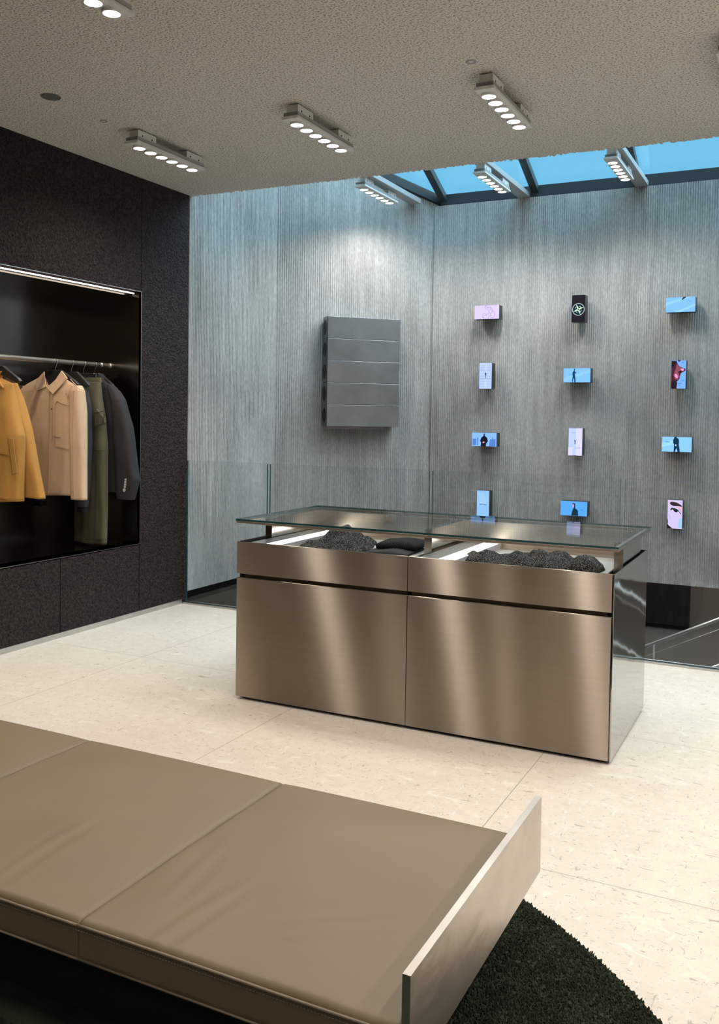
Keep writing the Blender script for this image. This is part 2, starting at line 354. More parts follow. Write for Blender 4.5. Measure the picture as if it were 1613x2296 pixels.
ribbed('wall_left_light_well', (XW, 5.93), (FX, FY), (1, 0), lambda x, y: sky_z(y), seed=2)
ribbed('wall_angled', (FX, FY), (CX3+.09, 8.348+.09+.022), (s2, -s2), lambda x, y: sky_z(y), seed=3)
ribbed('wall_back', (CX3, Y3), (3.4, Y3), (0, -1), lambda x, y: 3.563, per=.0195, seed=4)
struct('wall_right_light_well', MB().box(3.3, 3.45, 5.9, 8.5, -2.6, 5), m_rear)
# skylight: bars, edge frames and panes
def sloped(mb, x0, x1, y0, y1, h0, h1, mi=0):     # box following the roof slope between y0 and y1
    vs = [(x, y, sky_z(y)+h) for h in (h0, h1) for y in (y0, y1) for x in (x0, x1)]
    mb.add(vs, [(0, 2, 3, 1), (4, 5, 7, 6), (0, 1, 5, 4), (1, 3, 7, 5), (3, 2, 6, 7), (2, 0, 4, 6)], mi)
mb = MB(); sloped(mb, -4.7, 3.4, 5.9, 8.62, .075, .095); w1 = struct('window_1', mb, m_skyglass)
w1['label'] = 'sloping skylight glazing over the light well'
mb = MB()
for x in (-3.275, -2.37, -1.455, -.54, .37, 1.28, 2.19): sloped(mb, x-.034, x+.034, 5.9, 8.45, .0, .07)
obj('mullion', mb, m_frame, w1, bevel=.003)
mb = MB(); mb.box(-3.30, 3.4, 8.352, 8.50, 3.566, 3.668); obj('sill_rail', mb, m_frame, w1, bevel=.003)
mb = MB(); a = Vector((FX-.1, FY-.1, 0)); b = Vector((CX3+.09, 8.46, 0)); nn = Vector((s2, -s2, 0))
vs = []
for h in (0.0, .085):
    for p in (a, b):
        for d in (.03, -.10): q = p+nn*d; vs.append((q.x, q.y, sky_z(q.y-.0)+h))
mb.add(vs, [(0, 1, 3, 2), (4, 6, 7, 5), (0, 2, 6, 4), (1, 5, 7, 3), (0, 4, 5, 1), (2, 3, 7, 6)])
obj('edge_rail', mb, m_frame, w1)

# lower storey seen through the balustrade
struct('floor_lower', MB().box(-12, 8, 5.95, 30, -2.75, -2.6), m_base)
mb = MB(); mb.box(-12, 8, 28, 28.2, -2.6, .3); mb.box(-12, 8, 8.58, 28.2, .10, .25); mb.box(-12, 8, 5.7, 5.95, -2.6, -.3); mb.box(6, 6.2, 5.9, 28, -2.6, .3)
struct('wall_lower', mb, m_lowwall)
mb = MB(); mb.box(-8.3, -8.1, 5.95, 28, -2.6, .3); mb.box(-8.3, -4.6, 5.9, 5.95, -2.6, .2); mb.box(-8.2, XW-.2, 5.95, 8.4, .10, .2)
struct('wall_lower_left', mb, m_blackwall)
bl = bpy.data.lights.new('lower_storey_fill_light', 'AREA'); bl.shape = 'RECTANGLE'; bl.size = 6; bl.size_y = 8; bl.energy = 95; bl.color = (1, .95, .9)  # unseen area light, added to brighten the lower floor
blo = bpy.data.objects.new('lower_storey_fill_light', bl); COL.objects.link(blo); blo.location = (-2, 15, .05)
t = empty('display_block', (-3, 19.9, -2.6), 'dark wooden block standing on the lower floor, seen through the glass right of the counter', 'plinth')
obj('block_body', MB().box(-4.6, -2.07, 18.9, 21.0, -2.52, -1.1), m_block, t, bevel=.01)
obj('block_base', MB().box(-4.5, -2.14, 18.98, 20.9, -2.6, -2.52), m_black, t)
# stair with steel handrails behind the balustrade
t = empty('stair_flight', (-1.4, 6.6, -2.6), 'dark stair flight going down behind the glass balustrade', 'staircase')
mb = MB()
for k in range(15):
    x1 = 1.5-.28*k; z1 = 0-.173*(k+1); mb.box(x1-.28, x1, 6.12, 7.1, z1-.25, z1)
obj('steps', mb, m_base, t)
def rail(y, x0, z0, x1, z1, rr, label):
    t = empty('handrail', (x0, y, z0-.5), label, 'handrail')
    sl = (z1-z0)/(x1-x0)
    xa, xb = -2.1, 1.2
    obj('rail_bar', MB().tube([(xa, y, z0+sl*(xa-x0)), (xb, y, z0+sl*(xb-x0))], rr, 12), m_edge, t, smooth=True)
    obj('lower_bar', MB().tube([(xa, y, z0+sl*(xa-x0)-.075), (xb, y, z0+sl*(xb-x0)-.075)], .0035, 8), m_edge, t, smooth=True)
    for xx in (-1.75, -.99, .1, .9): obj('post', MB().box(xx-.006, xx+.006, y-.006, y+.006, z0+sl*(xx-x0)-.95, z0+sl*(xx-x0)), m_lampdark, t)
rail(6.85, -1.00, -.105, -.555, .125, .013, 'upper bright steel handrail of the stair, behind the balustrade glass')
rail(6.15, -.60, -.085, -.50, -.034, .012, 'lower bright steel handrail just above the floor edge at right')

# ------------------------------------------------------------------ balustrade
t = empty('balustrade_channel', (-.5, YB, 0), 'long dark steel channel along the floor edge holding the glass panels', 'channel')
obj('channel_body', MB().box(XW+.01, 3.3, YB-.006, YB+.012, -.09, .012), m_steel, t, bevel=.001)
obj('channel_lip', MB().box(XW+.01, 3.3, YB+.034, YB+.05, -.09, .016), m_edge, t, bevel=.001)
obj('gasket', MB().box(XW+.01, 3.3, YB+.012, YB+.034, -.09, .004), m_black, t)
gl = [(-4.44, -3.695, 'leftmost frameless glass balustrade panel, beside the dark wall'), (-3.672, -2.375, 'glass balustrade panel behind the left half of the counter, below the wall speaker'),
      (-2.352, -1.078, 'glass balustrade panel behind the right half of the counter'), (-1.05, .25, 'glass balustrade panel at the right edge, right of the counter'), (.275, 1.575, None), (1.6, 3.2, None)]
for x0, x1, lb in gl:
    obj('glass_panel', MB().box(x0, x1, YB+.014, YB+.031, -.06, 1.139, sides=(1, 1, 0, 1, 0, 1)), [m_glass, m_gedge],
        label=lb or 'glass balustrade panel beyond the right edge of the view', cat='glass panel', group='glass balustrade panels' if lb else 'balustrade panels outside the view')

# ------------------------------------------------------------------ lamps
def lamp(x, yc, z, label, group, spot=SPOT_W, up=.085):
    """Six-lens bar lamp running along y; z = underside of the lens plate"""
    t = empty('ceiling_lamp', (x, yc, z+up), label, 'ceiling lamp', group)
    obj('lamp_plate', MB().box(x-.052, x+.052, yc-.345, yc+.345, z, z+.016), m_lamp, t, bevel=.002)
    mb = MB(); mb.box(x-.044, x+.044, yc-.335, yc+.335, z+.016, z+.022)
    for k in range(15): xx = x-.044+.088*k/14; mb.box(xx-.0014, xx+.0014, yc-.335, yc+.335, z+.022, z+.040)
    obj('heat_sink', mb, m_lampdark, t)
    for s in (-1, 1):
        c = yc+s*.24
        mb = MB(); mb.box(x-.036, x+.036, c-.075, c+.075, z+.040, z+up)
        mb.box(x+.036, x+.040, c-.085, c+.085, z+.012, z+up-.004)
        br = obj('mounting_bracket', mb, m_lamp, t)
        for q in (-.045, .045): obj('screw', MB().cyl((x+.040, c+q, z+up*.62), .006, .001, 'x', 10), m_black, br)
    for k in range(6):
        yy = yc-.265+.106*k
        mb = MB(); nn_ = 28
        vs = []
        for rr, zz in ((.040, z+.002), (.040, z-.012), (.036, z-.014), (.033, z-.010)):
            for i in range(nn_): a = 2*PI*i/nn_; vs.append((x+rr*math.cos(a), yy+rr*math.sin(a), zz))
        fs = [(j*nn_+i, j*nn_+(i+1) % nn_, (j+1)*nn_+(i+1) % nn_, (j+1)*nn_+i) for j in range(3) for i in range(nn_)]
        mb.add(vs, fs); rim = obj('lens_ring', mb, m_lamp, t, smooth=True)
        mb = MB(); mb.cyl((x, yy, z-.013), .0365, .004, 'z', 28); obj('lens', mb, m_lens, rim)
    if spot: spots(x, yc, z, spot)
    return t
def spots(x, yc, z, w=SPOT_W, dz=.03):
    for q in (-.18, 0, .18):
        l = bpy.data.lights.new('lamp_light', 'SPOT'); l.energy = w; l.spot_size = math.radians(156); l.spot_blend = .75; l.shadow_soft_size = .045; l.color = (1.0, .95, .88)
        lo = bpy.data.objects.new('lamp_light', l); COL.objects.link(lo); lo.location = (x, yc+q, z-.016-dz)
ZL = ZC-.092
lamp(-3.755, 4.735, ZL, 'leftmost six-lens ceiling lamp on the plaster ceiling, near the dark wall', 'ceiling lamps on the plaster')
lamp(-2.637, 4.735, ZL, 'middle six-lens ceiling lamp on the plaster ceiling, above the left of the counter', 'ceiling lamps on the plaster')
lamp(-1.517, 4.735, ZL, 'six-lens ceiling lamp nearest the top centre right, beside the small ceiling ring', 'ceiling lamps on the plaster')
lamp(-.385, 4.735, ZL, 'ceiling lamp cut off by the right edge of the photo', 'ceiling lamps on the plaster')
first = lamp(-2.61, 2.665, ZL, 'ceiling lamp cut off at the top left corner, two lenses showing', 'ceiling lamps on the plaster')
for x, y in ((-3.755, 2.665), (-1.517, 2.665), (-.385, 2.665), (.75, 2.665), (1.87, 2.665), (-3.755, .6), (-2.61, .6), (-1.517, .6), (-.385, .6), (.75, .6), (1.87, .6), (.75, 4.735), (1.87, 4.735), (-2.61, -1.46), (-.385, -1.46), (1.87, -1.46)):
    c = copy_tree(first); c.location = (x, y, ZL+.085); c['label'] = 'six-lens ceiling lamp of the same row pattern outside the view'; c['group'] = 'ceiling lamps outside the view'
    spots(x, y, ZL, REAR_W if x > .5 and y > 2 else (SPOT_W if y > 2 else 7.0))
# beams of the light well with lamps under them
ZBm = 3.563
for x, yend, lx, lb, lb2 in ((-3.50, 8.20, -3.54, 'left grey steel beam crossing the light well to the angled wall', 'left lamp under a beam in the light well, nearest the dark wall'),
                        (-2.47, 8.345, -2.47, 'middle grey steel beam crossing the light well under the skylight', 'middle lamp under a beam in the light well'),
                        (-1.41, 8.345, -1.43, 'right grey steel beam crossing the light well under the skylight', 'right lamp under a beam in the light well')):
    mb = MB(); mb.box(x-.055, x+.055, YE-.02, yend, ZBm, ZBm+.045)
    obj('steel_beam', mb, m_beam, bevel=.003, label=lb, cat='beam', group='light well beams')
    lamp(lx, 7.415, ZBm-.085, lb2, 'lamps in the light well', WELL_W)
# small ceiling fittings
def ring(x, y, r, lb):
    t = empty('ceiling_ring', (x, y, ZC), lb, 'recessed fitting')
    mb = MB(); nn_ = 28; vs = []
    for rr, zz in ((r, ZC+.004), (r, ZC-.004), (r*.55, ZC-.004), (r*.45, ZC+.01)):
        for i in range(nn_): a = 2*PI*i/nn_; vs.append((x+rr*math.cos(a), y+rr*math.sin(a), zz))
    mb.add(vs, [(j*nn_+i, j*nn_+(i+1) % nn_, (j+1)*nn_+(i+1) % nn_, (j+1)*nn_+i) for j in range(3) for i in range(nn_)])
    obj('ring', mb, m_lampdark, t, smooth=True)
    obj('center_disc', MB().cyl((x, y, ZC-.003), r*.42, .006, 'z', 16), m_lamp, t)
ring(-1.538, 4.256, .027, 'small dark ring fitting in the ceiling above the right ceiling lamp')
ring(-3.817, 4.224, .024, 'tiny dark ring fitting in the ceiling above the left ceiling lamp')
t = empty('ceiling_speaker', (-3.795, 3.782, ZC), 'flat grey round ceiling disc at the top left, left of the tiny ring', 'ceiling speaker')
obj('disc', MB().cyl((-3.795, 3.782, ZC-.006), .052, .008, 'z', 36), M('grey_disc', (.10, .11, .10), .7), t)
obj('rim', MB().cyl((-3.795, 3.782, ZC-.002), .056, .003, 'z', 36), m_lampdark, t)

# ------------------------------------------------------------------ wall speaker on the angled wall (five stacked modules)
# wall plane y = x + 11.734 ; unit u along the wall, nrm out of it
SPc = Vector((-4.045, 7.455, 0)); U_ = Vector((s2, s2, 0)); Nn = Vector((s2, -s2, 0))
def W2(u, d, z): p = SPc+U_*u+Nn*d; return (p.x, p.y, z)
t = empty('wall_speaker', W2(.36, -.1, 1.413), 'grey cast metal block of five stacked horizontal modules mounted on the angled concrete wall', 'speaker')
HH = (2.433-1.414)/5; WD = .719; DP = .150
def ubox(mb, u0, u1, d0, d1, z0, z1, mi=0):
    vs = [W2(u, d, z) for z in (z0, z1) for d in (d0, d1) for u in (u0, u1)]
    mb.add(vs, [(0, 1, 3, 2), (4, 6, 7, 5), (0, 4, 5, 1), (1, 5, 7, 3), (3, 7, 6, 2), (2, 6, 4, 0)], mi)
for k in range(5):
    z0 = 1.414+HH*k+.0015; z1 = 1.414+HH*(k+1)-.0015
    mb = MB(); ubox(mb, 0.004, WD, -DP+.012, 0, z0, z1)
    md = obj('module', mb, m_speaker, t, bevel=.0018)
    # end cap with a round port
    mb = MB(); nn_ = 36; cd = -.075; cz = (z0+z1)/2; r_ = .066; hw = .0735; hz = (z1-z0)/2
    inner = [(cd+r_*.92*math.cos(2*PI*i/nn_), cz+r_*1.1*math.sin(2*PI*i/nn_)) for i in range(nn_)]
    outer = []
    for i in range(nn_):
        a = 2*PI*i/nn_; c_, s_ = math.cos(a), math.sin(a); k_ = min(hw/max(abs(c_), 1e-6), hz/max(abs(s_), 1e-6)); outer.append((cd+k_*c_, cz+k_*s_))
    vs = [W2(0, d, z) for d, z in outer]+[W2(0, d, z) for d, z in inner]+[W2(.05, cd+(d-cd)*.85, cz+(z-cz)*.85) for d, z in inner]
    fs = [(i, (i+1) % nn_, nn_+(i+1) % nn_, nn_+i) for i in range(nn_)]+[(nn_+i, nn_+(i+1) % nn_, 2*nn_+(i+1) % nn_, 2*nn_+i) for i in range(nn_)]
    mb.add(vs, fs, 0); mb.add([W2(-.0008, cd+(d-cd)*.93, cz+(z-cz)*.93) for d, z in inner], [tuple(range(nn_))], 1)
    obj('port', mb, [m_speaker, m_black], md)
mb = MB(); ubox(mb, .02, .62, -.205, -DP+.012, 1.385, 2.42); obj('wall_bracket', mb, m_lampdark, t)

# ------------------------------------------------------------------ screens on the back wall
YS = 8.2
def P_(cx, cz, w, h, pts):      # unit-square picture coordinates -> xz
    return [(cx-w/2+p[0]*w, cz-h/2+(1-p[1])*h) for p in pts]
def ell(x, y, a, b, n=20, r=0): return [(x+a*math.cos(q)*math.cos(r)-b*math.sin(q)*math.sin(r), y+a*math.cos(q)*math.sin(r)+b*math.sin(q)*math.cos(r)) for q in [2*PI*i/n for i in range(n)]]
EM = {}
def ec(c, s=1.25):
    k = (tuple(c), s)
    if k not in EM: EM[k] = em('screen_light_%d' % len(EM), c, s)
    return EM[k]
def stroke(pts, wd):            # ribbon polygons following a polyline (already in metres)
    out = []
    for a, b in zip(pts[:-1], pts[1:]):
        d = Vector((b[0]-a[0], b[1]-a[1]));
        if d.length < 1e-7: continue
        nrm_ = Vector((-d.y, d.x)).normalized()*wd/2; e_ = d.normalized()*wd*.3
        out.append([(a[0]-e_.x+nrm_.x, a[1]-e_.y+nrm_.y), (b[0]+e_.x+nrm_.x, b[1]+e_.y+nrm_.y), (b[0]+e_.x-nrm_.x, b[1]+e_.y-nrm_.y), (a[0]-e_.x-nrm_.x, a[1]-e_.y-nrm_.y)])
    return out
def screen(cx, cz, w, h, bgc, layers, label):
    t = empty('wall_screen', (cx, Y3, cz-h/2), label, 'screen', 'small screens on the back wall')
    obj('screen_body', MB().box(cx-w/2, cx+w/2, YS+.004, YS+.10, cz-h/2, cz+h/2), m_scrback, t, bevel=.002)
    obj('wall_mount', MB().box(cx-w*.3, cx+w*.3, YS+.10, Y3-.002, cz-h*.3, cz+h*.3), m_black, t)
    d = obj('display', MB().box(cx-w/2+.001, cx+w/2-.001, YS, YS+.004, cz-h/2+.001, cz+h/2-.001), ec(bgc), t)
    for li, (col, polys) in enumerate(layers):
        mb = MB()
        for p in polys: mb.slab(P_(cx, cz, w, h, p), YS-.0006*(li+1), YS-.0006*li)
        obj('picture_shape', mb, ec(col), d)
    return t, d
BL = (.20, .48, .98); LV = (.62, .60, .95); LVB = (.46, .56, .97); DK = (.004, .010, .022)
XSC = (-2.763, -1.909, -1.043); ZSC = (2.50, 1.907, 1.312, .713)
def line_polys(pts, wd, asp):   # stroke in unit coords with aspect correction
    m = [(x*asp, y) for x, y in pts]; return [[(x/asp, y) for x, y in q] for q in stroke(m, wd)]
def curve(pts, n=10):           # Catmull-Rom
    P = [pts[0]]+list(pts)+[pts[-1]]; out = []
    for i in range(1, len(P)-2):
        for k in range(n):
            q = k/n; a, b, c, d = P[i-1], P[i], P[i+1], P[i+2]
            out.append(tuple(.5*((2*b[j])+(c[j]-a[j])*q+(2*a[j]-5*b[j]+4*c[j]-d[j])*q*q+(3*b[j]-a[j]-3*c[j]+d[j])*q**3) for j in (0, 1)))
    out.append(tuple(pts[-1])); return out
LWH, LHH = .240, .128
# row 1
cs = [[(.46, .0), (.42, .12), (.46, .25), (.53, .34), (.59, .38), (.60, .52), (.64, .60), (.64, .70), (.59, .80), (.57, .98)],
      [(.46, .07), (.52, .15), (.56, .22)], [(.53, .25), (.58, .15), (.65, .17), (.71, .28), (.73, .38), (.71, .50), (.66, .60)], [(.64, .20), (.66, .30), (.61, .38)],
      [(.73, .38), (.79, .50), (.82, .66), (.81, .82), (.76, .92), (.69, .92), (.65, .83), (.67, .76), (.71, .79)], [(.60, .58), (.54, .64), (.48, .72), (.42, .74), (.37, .84), (.38, .98)],
      [(.50, .70), (.44, .62), (.38, .62), (.33, .72), (.33, .84), (.37, .92)]]
polys = []
for c in cs: polys += line_polys(curve(c, 6), .022, LWH/LHH)
screen(XSC[0], ZSC[0], LWH, LHH, (.66, .56, .93), [((.24, .18, .45), polys)], 'pale pink landscape screen with a curling line drawing, upper left of the wall screens')
ring_p = []
def ringp(r, wd, a0=0, a1=2*PI, n=40, asp=.5): return line_polys([(.5+r*math.cos(a0+(a1-a0)*i/n)/asp, .53+r*math.sin(a0+(a1-a0)*i/n)) for i in range(n+1)], wd, asp)
tl, d2 = screen(XSC[1], ZSC[0], .119, .240, (.014, .011, .018), [((.45, .55, .60), ringp(.218, .022)), ((.006, .022, .030), [[(.5+.200*math.cos(q)/.5, .53+.200*math.sin(q)) for q in [2*PI*i/40 for i in range(40)]]]),
    ((.42, .62, .62), sum([ringp(.118, .022, q+.35, q+1.35, 12) for q in (0, PI/2, PI, 1.5*PI)], [])),
    ((.62, .88, .62), [[(.5+(c*.21)/.5, .53+s_*.21), (.5+(c*.03-s_*.035)/.5, .53+s_*.03+c*.035), (.5+(c*.02+s_*.03)/.5, .53+s_*.02-c*.03)] for c, s_ in [(math.cos(q), math.sin(q)) for q in (-.42, 1.15, 2.72, 4.29)]])],
    'black portrait screen with a round pale compass emblem, top middle')
screen(XSC[2], ZSC[0], LWH, LHH, BL, [((.27, .57, 1.0), [[(0, .35), (.7, 0), (.9, 0), (0, .55)], [(.3, 1), (1, .45), (1, .62), (.5, 1)]]), ((.03, .03, .035), [[(.59, 0), (.53, .17), (.55, .2), (.62, .13), (.68, .02), (.68, 0)]]), ((.12, .30, .62), [[(.76, .29), (.85, .28), (.85, .31), (.76, .32)]])], 'blue landscape screen with a dark tip at its top edge, top right')
# row 2
ln = []
for k in range(14):
    y = .105+k*.060; L1 = random.choice((.36, .33, .40, .30)); 
    ln += [[(.09, y), (.09+L1, y), (.09+L1, y+.02), (.09, y+.02)], [(.61, y), (.93, y), (.93, y+.018), (.61, y+.018)]]
screen(XSC[0], ZSC[1], .121, .242, (.45, .58, .97), [((.30, .36, .80), ln), ((.01, .03, .12), [[(.48, .39), (.52, .36), (.56, .40), (.59, .44), (.55, .47), (.55, .60), (.51, .60), (.50, .47), (.45, .44)]])], 'portrait screen with two columns of tiny text and a small dark figure')
fig = [(.385, .06), (.41, .04), (.43, .07), (.425, .14), (.42, .20), (.44, .27), (.48, .30), (.475, .35), (.43, .36), (.43, .47), (.44, .60), (.455, .80), (.46, .99), (.41, .99), (.405, .80), (.385, .68), (.37, .78), (.36, .99), (.335, .99), (.335, .75), (.345, .55), (.335, .38), (.34, .28), (.375, .22), (.39, .15)]
screen(XSC[1], ZSC[1], LWH, LHH, BL, [((.24, .53, 1.0), [[(0, .7), (1, .1), (1, .3), (0, .95)]]), ((.004, .06, .12), [fig]), ((.12, .32, .7), [[(.19, .43), (.32, .43), (.32, .46), (.19, .46)], [(.76, .41), (.80, .41), (.80, .45), (.76, .45)]])], 'blue landscape screen with a full-length dark standing figure')
face = [(0, .03), (.33, .02), (.40, .10), (.50, .20), (.58, .22), (.80, .27), (.97, .30), (.96, .36), (.86, .40), (.72, .43), (.64, .47), (.62, .53), (.57, .58), (.60, .62), (.55, .66), (.46, .71), (.38, .75), (.42, .82), (.36, .92), (.40, 1), (0, 1)]
screen(XSC[2], ZSC[1], .117, .241, (.17, .40, .98), [((.07, .015, .035), [face]), ((.26, .07, .11), [[(.36, .12), (.50, .22), (.80, .29), (.94, .33), (.84, .38), (.60, .36), (.52, .46), (.56, .58), (.44, .68), (.26, .66), (.14, .52), (.22, .40), (.30, .28)]]),
    ((.78, .30, .55), [ell(.34, .55, .12, .065, r=.4), [(.62, .30), (.82, .28), (.86, .34), (.76, .38), (.66, .34)]]), ((.02, .008, .02), [[(.50, .38), (.70, .37), (.72, .41), (.62, .44), (.44, .44)], [(0, .02), (.34, .02), (.36, .08), (.22, .14), (0, .30)], [(0, .74), (.34, .73), (.42, .82), (.36, 1), (0, 1)], [(.40, 0), (.66, 0), (.5, .06)]]),
    ((.06, .14, .50), [[(.48, .80), (.74, .79), (.74, .81), (.48, .83)], [(.52, .87), (.66, .86), (.64, .88), (.52, .89)], [(.70, .07), (.84, .06), (.84, .08), (.70, .09)], [(.68, .70), (.92, .69), (.92, .705), (.68, .715)]])], 'portrait screen showing a face in profile against blue')
# row 3
bust = [(.475, .12), (.49, .05), (.51, .05), (.525, .12), (.52, .22), (.56, .29), (.61, .35), (.64, .50), (.655, .62), (.62, .70), (.585, .80), (.575, 1), (.36, 1), (.375, .80), (.37, .70), (.335, .60), (.365, .45), (.39, .35), (.45, .28), (.475, .22)]
screen(XSC[0], ZSC[2], LWH, LHH, (.22, .45, .92), [((.08, .20, .58), [[(.03, .45), (.18, .45), (.18, .92), (.03, .92)], [(.215, .35), (.26, .35), (.26, .95), (.215, .95)], [(.74, .48), (.96, .45), (.96, .98), (.70, .98)], [(.83, .30), (.86, .30), (.86, .95), (.83, .95)]]), ((.006, .008, .02), [bust]), ((.62, .30, .42), [ell(.48, .70, .045, .05, r=.5)]), ((.10, .004, .02), [ell(.46, .77, .03, .03)])], 'blue landscape screen with a dark clad person, hands clasped')
screen(XSC[1], ZSC[2], .123, .244, LVB, [((.62, .62, .98), [[(.55, 0), (1, 0), (1, 1), (.55, 1)], [(0, .7), (.3, .7), (.3, 1), (0, 1)]]), ((.03, .07, .38), [[(.42, .47), (.48, .42), (.50, .43), (.53, .48), (.50, .51), (.53, .54), (.48, .60), (.44, .56), (.46, .51)]]), ((.25, .28, .62), [[(.22, .165), (.48, .16), (.48, .175), (.22, .18)], [(.48, .715), (.92, .715), (.92, .73), (.48, .73)]])], 'pale lilac portrait screen with a tiny mark at its middle')
pers = [(.42, 0), (.49, 0), (.50, .08), (.55, .10), (.57, .22), (.575, .35), (.565, .50), (.59, .72), (.61, 1), (.53, 1), (.52, .88), (.485, .75), (.455, .90), (.45, 1), (.40, 1), (.405, .80), (.41, .52), (.375, .38), (.375, .22), (.40, .12)]
screen(XSC[2], ZSC[2], .243, .129, (.23, .53, 1.0), [((.30, .62, 1.0), [[(0, .45), (.4, .2), (.4, .5), (0, .7)]]), ((.002, .03, .065), [pers]), ((.70, .66, .95), [ell(.468, .56, .022, .065)]), ((.06, .17, .45), [[(.11, .31), (.26, .33), (.26, .37), (.11, .35)]])], 'blue landscape screen with a headless dark figure, legs apart, third row right')
# row 4
screen(XSC[0], ZSC[3], .121, .240, (.27, .52, .98), [((.33, .56, 1.0), [[(.1, .1), (.6, .1), (.9, .5), (.3, .6)]]), ((.02, .14, .36), [[(.24, .53), (.48, .535), (.48, .56), (.24, .55)], [(.55, .54), (.77, .545), (.80, .55), (.77, .57), (.55, .56)], ell(.50, .50, .03, .012)])], 'light blue portrait screen with one short dark line of text')
coat = [(.44, .22), (.46, .13), (.52, .13), (.55, .18), (.55, .38), (.56, .50), (.62, .56), (.66, .64), (.67, .98), (.41, .98), (.44, .70), (.47, .55), (.50, .46), (.48, .40), (.44, .34)]
screen(XSC[1], ZSC[3], .240, .131, (.095, .38, .98), [((.004, .03, .045), [coat]), ((.55, .35, .48), [[(.44, .22), (.51, .20), (.51, .40), (.48, .44), (.45, .36)]]), ((.03, .12, .45), [[(.72, .55), (.82, .56), (.89, .52), (.82, .59), (.73, .58)]])], 'blue landscape screen with a person in a dark coat, bottom middle')
eyeL = [(.03, .02), (.98, .03), (.97, 1), (.55, 1), (.12, .87), (.03, .78), (.10, .72), (.03, .62)]
screen(XSC[2], ZSC[3], .121, .244, (.02, .006, .02), [((.66, .55, .90), [[(0, 0), (1, 0), (1, 1), (.36, 1), (.10, .90), (.02, .84), (.05, .77), (0, .64)]]), ((.88, .46, .62), [[(.02, .02), (.10, .02), (.14, .16), (.3, .22), (.10, .19)], [(.30, .24), (.98, .22), (.98, .36), (.70, .28)]]), ((.35, .60, .98), [[(.80, .65), (1, .60), (1, .97), (.72, .97)]]),
    ((.03, .02, .025), [[(.13, .12), (.20, .065), (.35, .06), (.65, .09), (.90, .16), (.98, .225), (.70, .205), (.40, .21), (.22, .17)], [(.18, .32), (.28, .27), (.48, .28), (.70, .33), (.94, .48), (.90, .49), (.76, .41), (.60, .43), (.46, .385), (.36, .34), (.22, .37)]]),
    ((.006, .02, .03), [ell(.54, .365, .13, .058, r=.15)]), ((.75, .72, .98), [ell(.33, .355, .05, .018), ell(.71, .415, .06, .022)]), ((.30, .08, .20), line_polys(curve([(.68, .27), (.82, .31), (.93, .40)]), .010, .5)), ((.45, .28, .55), line_polys(curve([(.10, .50), (.18, .60), (.22, .68)]), .010, .5))], 'portrait screen with a close-up of an eye and brow')

# ------------------------------------------------------------------ counter
X0, X1, YF, YK = -2.709, -.757, 4.026, 4.893; ZT = .838; XM = -1.728
t = empty('display_counter', (-1.733, 4.46, 0), 'long brushed steel display counter with open drawers and a glass top', 'counter')
mb = MB(); mb.box(X0, X0+.012, YF+.03, YK, .015, ZT); mb.box(X0, X1, YK-.012, YK, .015, ZT); mb.box(X0+.02, X1-.02, YF+.05, YF+.06, .60, .70); mb.box(X0, X1, YF+.03, YK, .60, .61); mb.box(XM-.01, XM+.01, YF+.03, YK, .61, .76)
obj('body', mb, m_slot, t)
obj('side_panel', MB().box(X1-.002, X1+.004, YF, YK+.002, .014, ZT), m_mirror, t, bevel=.0012, label='polished mirror side panel')
mb = MB(); mb.box(X0+.025, X1-.02, YF+.03, YK-.03, 0, .016); obj('plinth', mb, m_black, t)
obj('recess_strip', MB().box(X0+.03, X1-.03, YF+.03, YF+.036, .635, .680), M('recess_dark_brown', (.10, .075, .055), .4, .8), t)  # dark brown strip set back between doors and drawers
for i, (a, b) in enumerate(((X0, XM-.002), (XM+.002, X1-.006))):
    obj('door', MB().box(a, b, YF, YF+.018, .016, .647), m_brush, t, bevel=.0012)
    dr = obj('drawer', MB().box(a, b, YF, YF+.014, .669, ZT-.001), m_brush, t, bevel=.0012)
    # ledge with lamp strip at the left, tray to the right
    lx = X0+.055 if i == 0 else XM+.040
    tx0 = lx+.19; tx1 = (XM-.065) if i == 0 else -.832
    mb = MB(); mb.box(lx, lx+.105, YF+.016, 4.765, .822, .832)
    mb.box(lx+.100, lx+.125, YF+.016, 4.765, .800, .812)
    obj('drawer_ledge', mb, m_steel, dr, bevel=.001)
    obj('light_strip', MB().box(lx+.106, lx+.186, YF+.016, 4.72, .8305, .8335), m_led, dr)
    obj('drawer_side', MB().box(lx+.184, lx+.190, YF+.016, 4.765, .76, .8325), m_lampdark, dr)
    obj('tray', MB().box(tx0, tx1, YF+.016, 4.765, .792, .800), m_tray, dr, bevel=.001)
    l = bpy.data.lights.new('drawer_light', 'AREA'); l.shape = 'RECTANGLE'; l.size = .05; l.size_y = .66; l.energy = .4; l.color = (1, .93, .84)
    lo = bpy.data.objects.new('drawer_light', l); COL.objects.link(lo); lo.location = (lx+.150, 4.38, .838); lo.rotation_euler = (0, math.radians(-68), 0)
for a, b in ((-2.706, -2.664), (-1.757, -1.715), (-.810, -.768)):
    obj('support_fin', MB().box(a, b, 4.30, 4.775, .70 if a < -1 else .70, .942), m_mirror2, t, bevel=.001)
mb = MB(); mb.box(-2.664, -1.757, 4.775, 4.79, .70, .942); mb.box(-1.715, -.810, 4.775, 4.79, .70, .942); mb.box(-2.664, -1.757, 4.75, 4.775, .79, .815); mb.box(-1.715, -.810, 4.75, 4.775, .79, .815)
obj('back_panel', mb, m_warmsteel, t)
mb = MB(); gx0, gx1, gy0, gy1 = -2.722, -.743, 4.036, 4.925
mb.box(gx0, gx1, gy0, gy0+.03, .933, .945); mb.box(gx0, gx1, gy1-.03, gy1, .933, .945); mb.box(gx0, gx0+.03, gy0+.03, gy1-.03, .933, .945); mb.box(gx1-.03, gx1, gy0+.03, gy1-.03, .933, .945)
